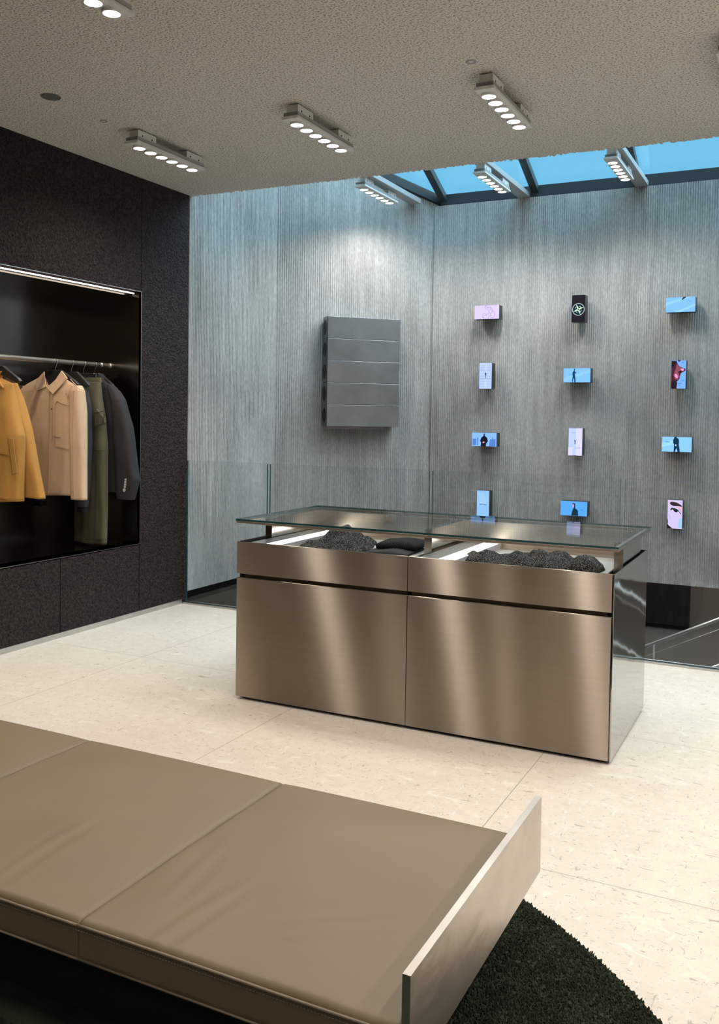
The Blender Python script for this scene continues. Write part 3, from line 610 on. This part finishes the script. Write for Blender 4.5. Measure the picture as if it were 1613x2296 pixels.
obj('top_frame', mb, m_warmsteel, t, bevel=.001)
obj('glass_top', MB().box(gx0-.002, gx1+.002, gy0-.002, gy1+.002, .9455, .9555, sides=(0, 0, 1, 1, 1, 1)), [m_tglass, m_gedge], t)

# clothing in the drawers
def mound(name, cx, cy, rx, ry, h, z0, mat, seed, label, cat, fold=.35, n=96, rot=0, prof=None):
    r = np.random.RandomState(seed); mb = MB(); m = 34; vs = []
    ph = r.uniform(0, 2*PI, 12)
    for j in range(m+1):
        q = j/m
        for i in range(n):
            a = 2*PI*i/n
            rim = 1+.10*math.sin(2*a+ph[0])+.07*math.sin(3*a+ph[1])+.05*math.sin(5*a+ph[2])+.02*math.sin(11*a+ph[3])
            x = rx*rim*q*math.copysign(abs(math.cos(a))**.8, math.cos(a)); y = ry*rim*q*math.copysign(abs(math.sin(a))**.8, math.sin(a))
            base = (1-q**4.0)**.5 if q < 1 else 0
            hh = h*base*(prof(x/rx, y/ry) if prof else 1)
            fo = fold*h*(math.sin(x*55+y*18+ph[4]+1.5*math.sin(y*22+ph[5]))*.5+math.sin(x*28-y*40+ph[6]+math.sin(x*30))*.4+math.sin(x*95+y*60+ph[7])*.18)*min(1, base*1.2)
            z = max(z0+.001+.001*math.sin(i), z0+hh+fo*.6) if q < 1 else z0+.001
            xx = cx+x*math.cos(rot)-y*math.sin(rot); yy = cy+x*math.sin(rot)+y*math.cos(rot)
            vs.append((xx, yy, z))
    fs = [(j*n+i, j*n+(i+1) % n, (j+1)*n+(i+1) % n, (j+1)*n+i) for j in range(m) for i in range(n)]
    fs.append(tuple(m*n+i for i in range(n)))
    mb.add(vs, fs); return obj(name, mb, mat, smooth=True, label=label, cat=cat)
zt = .800
pk = lambda u, v: .22+1.05*math.exp(-((u-.05)**2*3.2+(v-.15)**2*2.2))
mound('knit_scarf', -2.275, 4.36, .205, .235, .088, zt, m_knit, 3, 'speckled black knit bundled in a peak in the left open drawer', 'scarf', fold=.30, prof=pk)
pr_ = lambda u, v: .62+.30*math.sin(u*6+1)*.6+.45*math.exp(-((u-.78)**2*30))
mound('knit_sweater', -1.19, 4.345, .325, .20, .072, zt, m_knit, 9, 'long crumpled speckled black knit filling the right open drawer', 'sweater', fold=.38, prof=pr_)
# folded items at the right of the left drawer
def folded(cx, cy, w, d, z0, h, rot=0, sag=.006, mat=None, layers=2, mb=None):
    mb = mb or MB(); n = 26; m = 14
    top = []; 
    for k in range(2):
        for j in range(m+1):
            for i in range(n+1):
                u, v = i/n*2-1, j/m*2-1
                e = (1-abs(u)**6)*(1-abs(v)**6); zz = z0+(h*(.55+.45*e**.5)+sag*math.sin(u*3.2+1)*e if k else 0)
                x = u*w/2*(1 if k else .97); y = v*d/2*(1 if k else .97)
                top.append((cx+x*math.cos(rot)-y*math.sin(rot), cy+x*math.sin(rot)+y*math.cos(rot), zz))
    K = (n+1)*(m+1); q = lambda k, j, i: k*K+j*(n+1)+i; fs = []
    for j in range(m):
        for i in range(n): fs += [(q(1, j, i), q(1, j, i+1), q(1, j+1, i+1), q(1, j+1, i)), (q(0, j, i), q(0, j+1, i), q(0, j+1, i+1), q(0, j, i+1))]
    for i in range(n): fs += [(q(0, 0, i), q(0, 0, i+1), q(1, 0, i+1), q(1, 0, i)), (q(0, m, i+1), q(0, m, i), q(1, m, i), q(1, m, i+1))]
    for j in range(m): fs += [(q(0, j+1, 0), q(0, j, 0), q(1, j, 0), q(1, j+1, 0)), (q(0, j, n), q(0, j+1, n), q(1, j+1, n), q(1, j, n))]
    mb.add(top, fs); return mb
ft = empty('folded_shirt', (-1.94, 4.36, zt), 'flat folded black garment with a white tag, under the ribbed beanie', 'folded clothing')
obj('fabric', folded(-1.945, 4.36, .235, .30, zt+.001, .017, rot=.05), m_blackcloth, ft, smooth=True)
obj('price_tag', MB().box(-1.90, -1.855, 4.175, 4.205, zt+.001, zt+.0025), m_tag, ft)
bt = empty('folded_beanie', (-1.93, 4.44, zt+.02), 'black ribbed wool beanie folded on top of the flat black garment', 'beanie')
mb = folded(-1.94, 4.45, .225, .24, zt+.017, .036, rot=.1, sag=.005)
obj('wool', mb, m_beanie, bt, smooth=True)
obj('badge', MB().cyl((-1.945, 4.47, zt+.0525), .014, .003, 'z', 20), m_tag, bt)

# ------------------------------------------------------------------ wall niche with garment rail
ND = .60; NB = XW-ND
t = empty('wall_niche', (XW-.3, 3.7, NZ0), 'blackened steel wardrobe niche lined with dark panels, set in the dark wall', 'niche')
obj('back_panel', MB().box(NB-.01, NB, NY0, NY1+.01, NZ0-.01, NZ1+.01), m_niche, t)
obj('side_panel', MB().box(NB, XW, NY1, NY1+.01, NZ0-.01, NZ1+.01), m_niche, t)
obj('side_panel', MB().box(NB, XW, NY0-.01, NY0, NZ0-.01, NZ1+.01), m_niche, t)
obj('bottom_panel', MB().box(NB, XW, NY0, NY1, NZ0-.01, NZ0), m_niche, t)
obj('top_panel', MB().box(NB, XW-.075, NY0, NY1, NZ1-.03, NZ1+.01), m_niche, t)
mb = MB(); e = .0035
mb.box(XW-.02, XW+.003, NY0, NY1+e, NZ1, NZ1+e); mb.box(XW-.02, XW+.003, NY0, NY1+e, NZ0-e, NZ0); mb.box(XW-.02, XW+.003, NY1, NY1+e, NZ0, NZ1)
obj('edge_trim', mb, m_steel, t, label='thin bright steel edge')
obj('light_strip', MB().box(XW-.030, XW-.022, NY0+.05, NY1-.05, NZ1-.020, NZ1-.012), m_ledn, t)
l = bpy.data.lights.new('niche_light', 'AREA'); l.shape = 'RECTANGLE'; l.size = .04; l.size_y = NY1-NY0-.2; l.energy = 16; l.color = (1, .86, .70); l.spread = math.radians(150)
lo = bpy.data.objects.new('niche_light', l); COL.objects.link(lo); lo.location = (XW-.042, (NY0+NY1)/2, NZ1-.024); lo.rotation_euler = (0, math.radians(-8), 0)
RX, RZ = -4.765, 1.861
t = empty('garment_rail', (RX, 3.7, RZ), 'round satin steel clothes rail running along the niche', 'clothes rail')
obj('rail', MB().cyl((RX, NY0+.001, RZ), .0165, NY1-NY0-.014, 'y', 32), m_rail, t, smooth=True)
obj('end_collar', MB().cyl((RX, NY1-.105, RZ), .0185, .012, 'y', 32), m_rail, t, smooth=True)
obj('end_flange', MB().cyl((RX, NY1-.013, RZ), .0195, .012, 'y', 32), m_rail, t, smooth=True)

def hanger(y, hw, ztop, zb, label, clip=False, rotx=0):
    t = empty('clothes_hanger', (RX, y, ztop), label, 'hanger', 'black hangers on the rail')
    pts = []
    for k in range(15):
        a = math.radians(-30+k*240/14*1.0); pts.append((RX+.0225*math.cos(a), y, RZ+.0+.0225*math.sin(a)))
    pts = pts[::-1][:]  # from left underside over the top to the right
    pts = [(RX+.0205*math.cos(math.radians(200-q)), y, RZ+.0205*math.sin(math.radians(200-q))) for q in range(0, 236, 12)]
    pts += [(RX+.008, y, RZ-.032), (RX-.001, y, RZ-.045), (RX, y, ztop)]
    obj('hook', MB().tube(pts, .0018, 8), m_chrome, t, smooth=True)
    if clip: P = [(-hw, ztop-.034), (-hw, ztop-.004), (-hw+.01, ztop), (hw-.01, ztop), (hw, ztop-.004), (hw, ztop-.034)]
    else: P = [(-hw, zb), (-hw*.9, zb+.02), (-.06, ztop), (.06, ztop), (hw*.9, zb+.02), (hw, zb), (hw*.86, zb-.012), (.045, ztop-.060), (-.045, ztop-.060), (-hw*.86, zb-.012)]
    obj('shoulder_bar', MB().slab([(RX+a, b) for a, b in P], y-.012, y+.012), m_hanger, t, bevel=.004)
    if clip:
        for s in (-1, 1):
            obj('clip', MB().box(RX+s*hw*.78-.012, RX+s*hw*.78+.012, y-.017, y+.017, ztop-.062, ztop-.004), m_chrome, t, bevel=.002)
    return t
def loft(rows, n=56, m=90, ex=.62, amp=.006, seed=0, kf=(34, 60), mb=None, y=0, hem=0.0):
    """rows: (z, xl, xr, yc, half thickness) top to bottom; closed body with soft vertical folds"""
    rows = np.array(rows, float); tt = np.linspace(0, 1, len(rows)); q = np.linspace(0, 1, m)
    R = np.array([np.interp(q, tt, rows[:, k]) for k in range(5)])
    for k in (1, 2, 4):                                        # soften the corners of the outline
        R[k] = np.convolve(np.pad(R[k], 2, 'edge'), [.1, .2, .4, .2, .1], 'valid')
    r = np.random.RandomState(seed); ph = r.uniform(0, 6.28, 8); vs = []
    for i in range(m):
        z, xl, xr, yc, th = R[:, i]; xc, hw = (xl+xr)/2, (xr-xl)/2
        for k in range(n):
            a = 2*PI*k/n; c, s_ = math.cos(a), math.sin(a)
            x = xc+hw*math.copysign(abs(c)**ex, c); yy = yc+th*math.copysign(abs(s_)**ex, s_)
            f = amp*(math.sin(x*kf[0]+ph[0]+1.4*math.sin(z*4+ph[1]))*.6+math.sin(x*kf[1]+ph[2]+2*math.sin(z*6+ph[3]))*.35+math.sin(z*22+x*14+ph[4])*.22)
            yy += f*(-1 if s_ < 0 else .6)*min(1, abs(s_)*1.5)*min(1, .25+i/m*1.4)
            zz = z+(hem*math.sin(x*15+ph[5]) if i > m-8 else 0)
            vs.append((x, y+yy, zz))
    fs = [(i*n+k, (i+1)*n+k, (i+1)*n+(k+1) % n, i*n+(k+1) % n) for i in range(m-1) for k in range(n)]
    fs += [tuple(range(n)), tuple((m-1)*n+k for k in range(n))[::-1]]
    mb = mb or MB(); mb.add(vs, fs); return mb

DX = 0.0
def sh(pts): return [(a+DX, b) for a, b in pts]
# --- pink-beige overshirt
Y = 4.80
hanger(Y, .215, 1.800, 1.70, 'black hanger holding the pink-beige shirt')
t = empty('overshirt', (RX, Y, .93), 'pale pink-beige button overshirt with a pointed collar, facing out on the rail', 'shirt')
obj('shirt_body', loft([(1.745, -4.925, -4.665, 0, .016), (1.70, -5.03, -4.578, 0, .034), (1.655, -5.098, -4.560, 0, .044), (1.60, -5.100, -4.585, 0, .050), (1.40, -5.085, -4.592, 0, .052), (1.25, -5.09, -4.59, 0, .050), (.925, -5.095, -4.578, 0, .045)], amp=.006, seed=2, y=Y, hem=.004), m_shirt, t, smooth=True)
obj('sleeve', loft([(1.690, -4.595, -4.530, 0, .030), (1.655, -4.605, -4.512, 0, .044), (1.50, -4.600, -4.492, 0, .050), (1.27, -4.592, -4.480, -.006, .046), (.905, -4.583, -4.467, -.012, .036)], n=36, amp=.004, seed=4, y=Y-.004), m_shirt, t, smooth=True)
obj('sleeve', loft([(1.690, -5.10, -5.03, .02, .026), (1.60, -5.128, -5.03, .03, .036), (1.30, -5.125, -5.02, .03, .040), (.96, -5.12, -5.02, .03, .034)], n=36, amp=.004, seed=5, y=Y), m_shirt, t, smooth=True)
# collar: two pointed flaps and a standing band
def flap_(pts, *a): return flap(sh(pts), *a)
def flap(pts, y0, lean, th=.008):
    zmax = max(p[1] for p in pts); zmin = min(p[1] for p in pts)
    return MB().slab(pts, 0, th, fn=lambda x, z, y_: (x, y0+y_-lean*(zmax-z)/(zmax-zmin), z))
FY_ = Y-.030; DX = .040
obj('collar', flap_([(-4.882, 1.790), (-4.935, 1.735), (-4.945, 1.70), (-4.918, 1.652), (-4.832, 1.682), (-4.846, 1.700), (-4.862, 1.735)], FY_, .032), m_shirt, t, bevel=.002)
obj('collar', flap_([(-4.722, 1.792), (-4.690, 1.770), (-4.655, 1.738), (-4.765, 1.628), (-4.838, 1.678), (-4.800, 1.700), (-4.762, 1.730)], FY_, .036), m_shirt, t, bevel=.002)
obj('collar_band', MB().slab([(-4.885, 1.785), (-4.720, 1.785), (-4.735, 1.735), (-4.80, 1.705), (-4.87, 1.735)], Y+.016, Y+.022), m_shirt, t)
obj('collar_opening', MB().slab(sh([(-4.868, 1.762), (-4.738, 1.762), (-4.765, 1.722), (-4.832, 1.69)]), Y-.034, Y-.022), m_hanger, t)
def thin(pts, yfront, mat, name, wd=.003, par=None):
    mb = MB()
    for p in stroke(sh(pts), wd): mb.slab(p, yfront-.0012, yfront+.006)
    return obj(name, mb, mat, par)
YFr = Y-.056; DX = .055
thin([(-4.820, 1.66), (-4.822, 1.40), (-4.825, 1.15), (-4.828, .935)], YFr, m_shirtd, 'placket_edge', .005, t)
thin([(-4.792, 1.63), (-4.794, 1.30)], YFr, m_shirtd, 'placket_stitch', .0018, t)
obj('snap_button', MB().cyl((-4.797+DX, YFr-.002, 1.527), .0065, .004, 'y', 16), m_button, t)
thin([(-4.765, 1.560), (-4.755, 1.578), (-4.742, 1.583), (-4.725, 1.572), (-4.70, 1.565), (-4.640, 1.556)], YFr, m_shirtd, 'pocket_edge', .0022, t)
thin([(-4.766, 1.560), (-4.770, 1.268), (-4.700, 1.262), (-4.622, 1.250)], YFr+.001, m_shirtd, 'pocket_seam', .0018, t)
thin([(-4.785, 1.34), (-4.72, 1.333)], YFr, m_shirtd, 'pocket_seam', .0025, t)
thin([(-4.598, 1.652), (-4.600, 1.50), (-4.605, 1.40), (-4.598, 1.05), (-4.592, .93)], YFr, m_shirtd, 'sleeve_seam', .003, t)
thin([(-4.64, 1.735), (-4.555, 1.662), (-4.512, 1.656)], Y-.046, m_shirtd, 'yoke_seam', .002, t)
bd = obj('badge', MB().cyl((-4.661+DX, YFr-.001, 1.632), .013, .003, 'y', 20), m_shirt, t)
mb = MB(); mb.box(-4.6625+DX, -4.6595+DX, YFr-.003, YFr-.001, 1.624, 1.640); mb.box(-4.668+DX, -4.654+DX, YFr-.003, YFr-.001, 1.6305, 1.6335); obj('badge_mark', mb, m_shirtd, bd)

# --- mustard jacket at the left edge
Y = 4.29; YJ = Y
hanger(Y, .215, 1.800, 1.70, 'black hanger holding the mustard jacket at the left edge')
t = empty('jacket', (RX, Y, .93), 'mustard yellow jacket with a slanted welt pocket, at the left edge of the photo', 'jacket')
obj('jacket_body', loft([(1.765, -4.86, -4.70, 0, .02), (1.72, -4.96, -4.745+.0, 0, .045), (1.685, -4.995, -4.640, 0, .055), (1.55, -5.0, -4.600, 0, .066), (1.42, -5.0, -4.565, 0, .072), (1.35, -5.0, -4.540, 0, .076), (1.15, -5.0, -4.545, 0, .076), (.925, -5.0, -4.548, 0, .070)], amp=.008, seed=8, y=Y, kf=(22, 47), hem=.004), m_yel, t, smooth=True)
obj('sleeve', loft([(1.690, -4.72, -4.655, .05, .03), (1.60, -4.71, -4.632, .07, .045), (1.40, -4.68, -4.568, .085, .048), (1.20, -4.65, -4.520, .09, .048), (.945, -4.62, -4.452, .095, .045)], n=36, amp=.006, seed=9, y=Y, hem=.004), m_yel, t, smooth=True)
obj('sleeve', loft([(1.690, -4.99, -4.95, .03, .03), (1.60, -5.00, -4.95, .035, .05), (1.40, -5.04, -4.95, .04, .05), (.945, -5.055, -4.95, .05, .045)], n=36, amp=.006, seed=19, y=Y), m_yel, t, smooth=True)
YFr = Y-.086; DX = .085
obj('storm_flap', MB().slab([(-4.90, 1.73), (-4.74, 1.735), (-4.68, 1.71), (-4.640, 1.655), (-4.68, 1.672), (-4.74, 1.672), (-4.90, 1.66)], Y-.070, Y-.052), m_yel, t, bevel=.004)
obj('welt_pocket', MB().slab(sh([(-4.658, 1.335), (-4.628, 1.338), (-4.590, 1.115), (-4.618, 1.105)]), YFr, YFr+.014), m_yel, t, bevel=.003)
thin([(-4.661, 1.335), (-4.645, 1.22), (-4.621, 1.103)], YFr+.002, m_yeld, 'pocket_opening', .006, t)
thin([(-4.622, 1.345), (-4.606, 1.24), (-4.585, 1.118)], YFr+.003, m_yeld, 'pocket_stitch', .002, t)
thin([(-4.90, 1.236), (-4.750, 1.236), (-4.665, 1.230)], YFr+.005, m_yeld, 'waist_seam', .0022, t)
thin([(-4.90, .945), (-4.60, .950), (-4.552, .953)], YFr+.012, m_yeld, 'hem_seam', .0018, t)

# --- charcoal sweater behind the shirt
Y = 4.955
hanger(Y, .17, 1.795, 1.70, 'black hanger holding the charcoal sweater')
t = empty('sweater', (RX, Y, .80), 'plain charcoal sweater with black cuffs, hanging behind the pink-beige shirt', 'sweater')
obj('sweater_body', loft([(1.740, -4.86, -4.745, 0, .02), (1.70, -4.93, -4.675, 0, .034), (1.655, -5.0, -4.635, 0, .040), (1.58, -5.02, -4.615, 0, .044), (1.30, -5.02, -4.62, 0, .045), (.93, -5.02, -4.635, 0, .042)], amp=.005, seed=12, y=Y), m_sweat, t, smooth=True)
sl = obj('sleeve', loft([(1.69, -4.70, -4.655, 0, .02), (1.64, -4.70, -4.618, 0, .036), (1.55, -4.69, -4.592, -.005, .044), (1.27, -4.68, -4.578, -.010, .042), (1.0, -4.682, -4.585, -.012, .036), (.835, -4.685, -4.600, -.014, .030)], n=36, amp=.004, seed=13, y=Y), m_sweat, t, smooth=True)
obj('cuff', loft([(.836, -4.683, -4.603, -.014, .027), (.795, -4.680, -4.606, -.014, .025)], n=30, m=8, amp=.0005, y=Y), m_cuff, sl, smooth=True)
sl = obj('sleeve', loft([(1.69, -5.04, -4.98, 0, .02), (1.55, -5.066, -4.985, -.005, .040), (1.0, -5.066, -4.99, -.012, .036), (.86, -5.066, -5.0, -.014, .030)], n=36, amp=.004, seed=14, y=Y-.0), m_sweat, t, smooth=True)
obj('cuff', loft([(.861, -5.064, -5.004, -.014, .027), (.82, -5.062, -5.006, -.014, .025)], n=30, m=8, amp=.0005, y=Y), m_cuff, sl, smooth=True)

# --- olive trousers on a clip hanger
Y = 5.075
hanger(Y, .155, 1.792, 1.70, 'black bar hanger with chrome clips holding the olive trousers', clip=True)
t = empty('trousers', (RX, Y, .555), 'long olive cargo trousers hanging by the waist from chrome clips', 'trousers')
obj('waistband', loft([(1.758, -4.80, -4.600, 0, .018), (1.722, -4.80, -4.594, 0, .020)], m=8, amp=.001, y=Y), m_olive, t, smooth=True)
obj('leg', loft([(1.724, -4.72, -4.596, -.01, .024), (1.60, -4.72, -4.588, -.01, .040), (1.47, -4.72, -4.560, -.012, .046), (1.27, -4.72, -4.533, -.014, .046), (1.0, -4.73, -4.529, -.014, .042), (.80, -4.745, -4.528, -.014, .040), (.56, -4.752, -4.535, -.014, .036)], n=44, amp=.005, seed=21, y=Y, kf=(40, 75)), m_olive, t, smooth=True)
obj('leg', loft([(1.724, -4.82, -4.70, .012, .024), (1.60, -4.84, -4.70, .014, .036), (1.27, -4.85, -4.70, .014, .036), (.56, -4.86, -4.72, .014, .030)], n=44, amp=.005, seed=22, y=Y+.01), m_olive, t, smooth=True)
DX = .055
pk_ = obj('cargo_pocket', MB().slab(sh([(-4.655, 1.520), (-4.640, 1.535), (-4.566, 1.470), (-4.560, 1.435), (-4.580, 1.420), (-4.655, 1.408)]), Y-.066, Y-.046), m_olive, t, bevel=.004)
thin([(-4.652, 1.500), (-4.566, 1.520)], Y-.066, m_olived, 'pocket_fold', .003, t)
thin([(-4.648, 1.412), (-4.590, 1.422), (-4.566, 1.445), (-4.563, 1.50)], Y-.068, m_olived, 'pocket_seam', .003, t)
thin([(-4.66, 1.24), (-4.53, 1.232)], Y-.061, m_olived, 'knee_seam', .002, t)
thin([(-4.635, 1.22), (-4.64, .9), (-4.645, .58)], Y-.059, m_olived, 'leg_seam', .0022, t)
thin([(-4.75, .595), (-4.535, .602)], Y-.053, m_olived, 'hem_seam', .002, t)

# --- charcoal jacket
Y = 5.19
hanger(Y, .19, 1.795, 1.70, 'black hanger holding the padded charcoal jacket nearest the niche end')
t = empty('padded_jacket', (RX, Y, .88), 'dark charcoal padded jacket with a tiny white sleeve logo, last on the rail', 'jacket')
obj('jacket_body', loft([(1.790, -4.82, -4.685, 0, .022), (1.74, -4.86, -4.650, 0, .036), (1.69, -4.95, -4.56, 0, .046), (1.60, -4.99, -4.53, 0, .054), (1.3, -5.0, -4.525, 0, .058), (.93, -5.0, -4.53, 0, .054)], amp=.006, seed=31, y=Y), m_char, t, smooth=True)
sl = obj('sleeve', loft([(1.715, -4.64, -4.595, -.01, .022), (1.66, -4.60, -4.525, -.012, .040), (1.60, -4.57, -4.480, -.014, .050), (1.40, -4.545, -4.405, -.016, .058), (1.143, -4.535, -4.362, -.018, .058), (1.032, -4.530, -4.340, -.018, .054), (.955, -4.522, -4.358, -.018, .050), (.885, -4.517, -4.378, -.018, .040)], n=44, amp=.007, seed=33, y=Y, kf=(22, 50), hem=.003), m_char, t, smooth=True)
obj('sleeve', loft([(1.69, -5.0, -4.95, -.01, .022), (1.5, -5.06, -4.97, -.014, .044), (1.0, -5.06, -4.97, -.018, .05), (.9, -5.05, -4.97, -.018, .040)], n=36, amp=.006, seed=34, y=Y+.0), m_char, t, smooth=True)
mb = MB(); yl = Y-.078; xl, zl = -4.415, .952
mb.slab([(xl-.010, zl+.004), (xl-.001, zl+.014), (xl+.009, zl+.003), (xl, zl-.010)], yl-.002, yl+.012)
for k, (wv, hv) in enumerate(((.009, .016), (.010, .015), (.009, .014), (.010, .012))):
    z_ = zl+.018+k*.0185; xo = xl+.002+k*.0022; mb.box(xo, xo+wv*.75, yl-.002, yl+.012, z_, z_+hv)
obj('sleeve_logo', mb, M('logo_print', (.42, .40, .39), .6), sl)

# ------------------------------------------------------------------ bench
ZB, XR, BY0, BY1 = .345, -.668, 1.557, 2.487; CW = .80
t = empty('daybed', (-1.87, 2.02, 0), 'low wide taupe leather daybed with a raised steel end plate', 'bench')
ep = obj('end_plate', MB().box(XR, XR+.0175, 1.563, 2.492, .238, .450), m_plate, t, bevel=.0007, label='brushed steel end plate')
obj('end_plate', MB().box(XR-3*CW-.0175-.004, XR-3*CW-.004, 1.563, 2.492, .238, .450), m_plate, t, bevel=.0007)
def cushion(x0, x1, seed):
    nx, ny = 90, 90; r = np.random.RandomState(seed); ph = r.uniform(0, 6.28, 10); vs = []
    def prof(v):            # v: 0..1 round the section (front bottom, front, top, back)
        pass
    sec = []
    rad = .020; bot = ZB-.095
    for q in np.linspace(bot+.006, ZB-rad, 7): sec.append((BY0, q, 0))
    for a in np.linspace(0, PI/2, 8)[1:]: sec.append((BY0+rad-rad*math.cos(a), ZB-rad+rad*math.sin(a), 1))
    for q in np.linspace(BY0+rad, BY1-.05, ny)[1:]: sec.append((q, ZB, 1))
    for a in np.linspace(0, PI/2, 10)[1:]: sec.append((BY1-.05+.05*math.sin(a), ZB-.05+.05*math.cos(a), 0))
    sec.append((BY1, bot+.006, 0)); sec.append((BY1-.006, bot, 0)); sec.append((BY0+.006, bot, 0))
    n = len(sec)
    for i in range(nx+1):
        u = i/nx; x = x0+(x1-x0)*u; du = min(u, 1-u)*(x1-x0)
        for (y, z, tp) in sec:
            dy = min(y-BY0, BY1-y)
            puff = .010*(1-math.exp(-du/.10))*(1-math.exp(-max(dy, 0)/.10))
            seam = -.0035*math.exp(-(du/.006)**2)
            wr = 0
            if tp:
                for cx_, cy_, an, am in ((.30, .12, .5, .0022), (.62, .20, -.3, .0016), (.15, .30, .8, .0012)):
                    a_ = an+seed; p = (x-x0-cx_*CW*1.0); q = (y-BY0-cy_); pp = p*math.cos(a_)+q*math.sin(a_); qq = -p*math.sin(a_)+q*math.cos(a_)
                    wr += am*math.sin(qq*95+pp*8)*math.exp(-(pp/.16)**2-(qq/.055)**2)
                wr += .0012*math.sin(x*17+ph[0]+y*9)+.001*math.sin(y*23+ph[1]-x*6)
            yo = 0
            if y > BY1-.01: yo = .003*math.sin(x*7+ph[2])
            vs.append((x, y+yo-(0.0 if tp else 0), z+(puff+seam+wr if z > ZB-.04 else 0)+(.0015*math.sin(x*31) if z < bot+.02 else 0)))
    fs = [(i*n+k, i*n+(k+1) % n, (i+1)*n+(k+1) % n, (i+1)*n+k) for i in range(nx) for k in range(n)]
    fs += [tuple(range(n))[::-1], tuple(nx*n+k for k in range(n))]
    mb = MB(); mb.add(vs, fs); return mb
for k in range(3):
    x1 = XR-.003-k*CW; x0 = x1-CW
    cu = obj('cushion_section', cushion(x0, x1, k+1), m_leather, t, smooth=True)
    pts = [(x0+(x1-x0)*i/20, BY0-.0015, ZB-.011+.004*math.sin(i*.3)*.2) for i in range(21)]
    obj('piping', MB().tube(pts, .0038, 8), m_thread, cu, smooth=True)
    mb = MB()
    for i in range(100):
        xx = x0+(x1-x0)*(i+.2)/100; mb.box(xx, xx+.0045, BY0-.0012, BY0+.002, ZB-.0235, ZB-.0222)
    obj('stitching', mb, M('seam_thread_%d' % k, (.36, .30, .22), .6), cu)
    obj('lower_piping', MB().tube([(x0, BY0, ZB-.090), (x1, BY0, ZB-.090)], .003, 8), m_thread, cu, smooth=True)
obj('base_frame', MB().box(XR-3*CW+.1, XR-.10, BY0+.14, BY1-.14, .022, .25), m_black, t)
# ------------------------------------------------------------------ rug
RCX, RCY, RR = -2.09, .74, 2.40
t = empty('rug', (RCX, RCY, 0), 'round dark green shaggy rug under the daybed', 'rug')
obj('rug_backing', MB().cyl((RCX, RCY, .0005), RR, .009, 'z', 200), m_rug, t)
vs = []; fs = []
def tufts(num, xa, xb, ya, yb, hgt, wdt):
    xs_ = rng.uniform(xa, xb, num); ys_ = rng.uniform(ya, yb, num); k = 0
    for x, y in zip(xs_, ys_):
        if (x-RCX)**2+(y-RCY)**2 > RR*RR: continue
        a = rng.uniform(0, 6.28); w_ = wdt*rng.uniform(.7, 1.3); h_ = hgt*rng.uniform(.6, 1.2); lx, ly = rng.normal(0, .003, 2)
        b = len(vs)
        for q in range(3): vs.append((x+w_*math.cos(a+q*2.094), y+w_*math.sin(a+q*2.094), .007))
        for q in range(3): vs.append((x+lx*.6+w_*.8*math.cos(a+q*2.094), y+ly*.6+w_*.8*math.sin(a+q*2.094), .006+h_*.7))
        vs.append((x+lx, y+ly, .006+h_))
        fs.extend([(b, b+1, b+4, b+3), (b+1, b+2, b+5, b+4), (b+2, b, b+3, b+5), (b+3, b+4, b+6), (b+4, b+5, b+6), (b+5, b+3, b+6)])
tufts(88000, -1.15, .15, 1.35, 2.82, .0105, .0034)
tufts(16000, -3.6, -1.15, 1.0, 1.6, .011, .0048)
mb = MB(); mb.v = vs; mb.f = fs; mb.mi = [0]*len(fs)
obj('pile', mb, m_rug, t, kind='stuff')
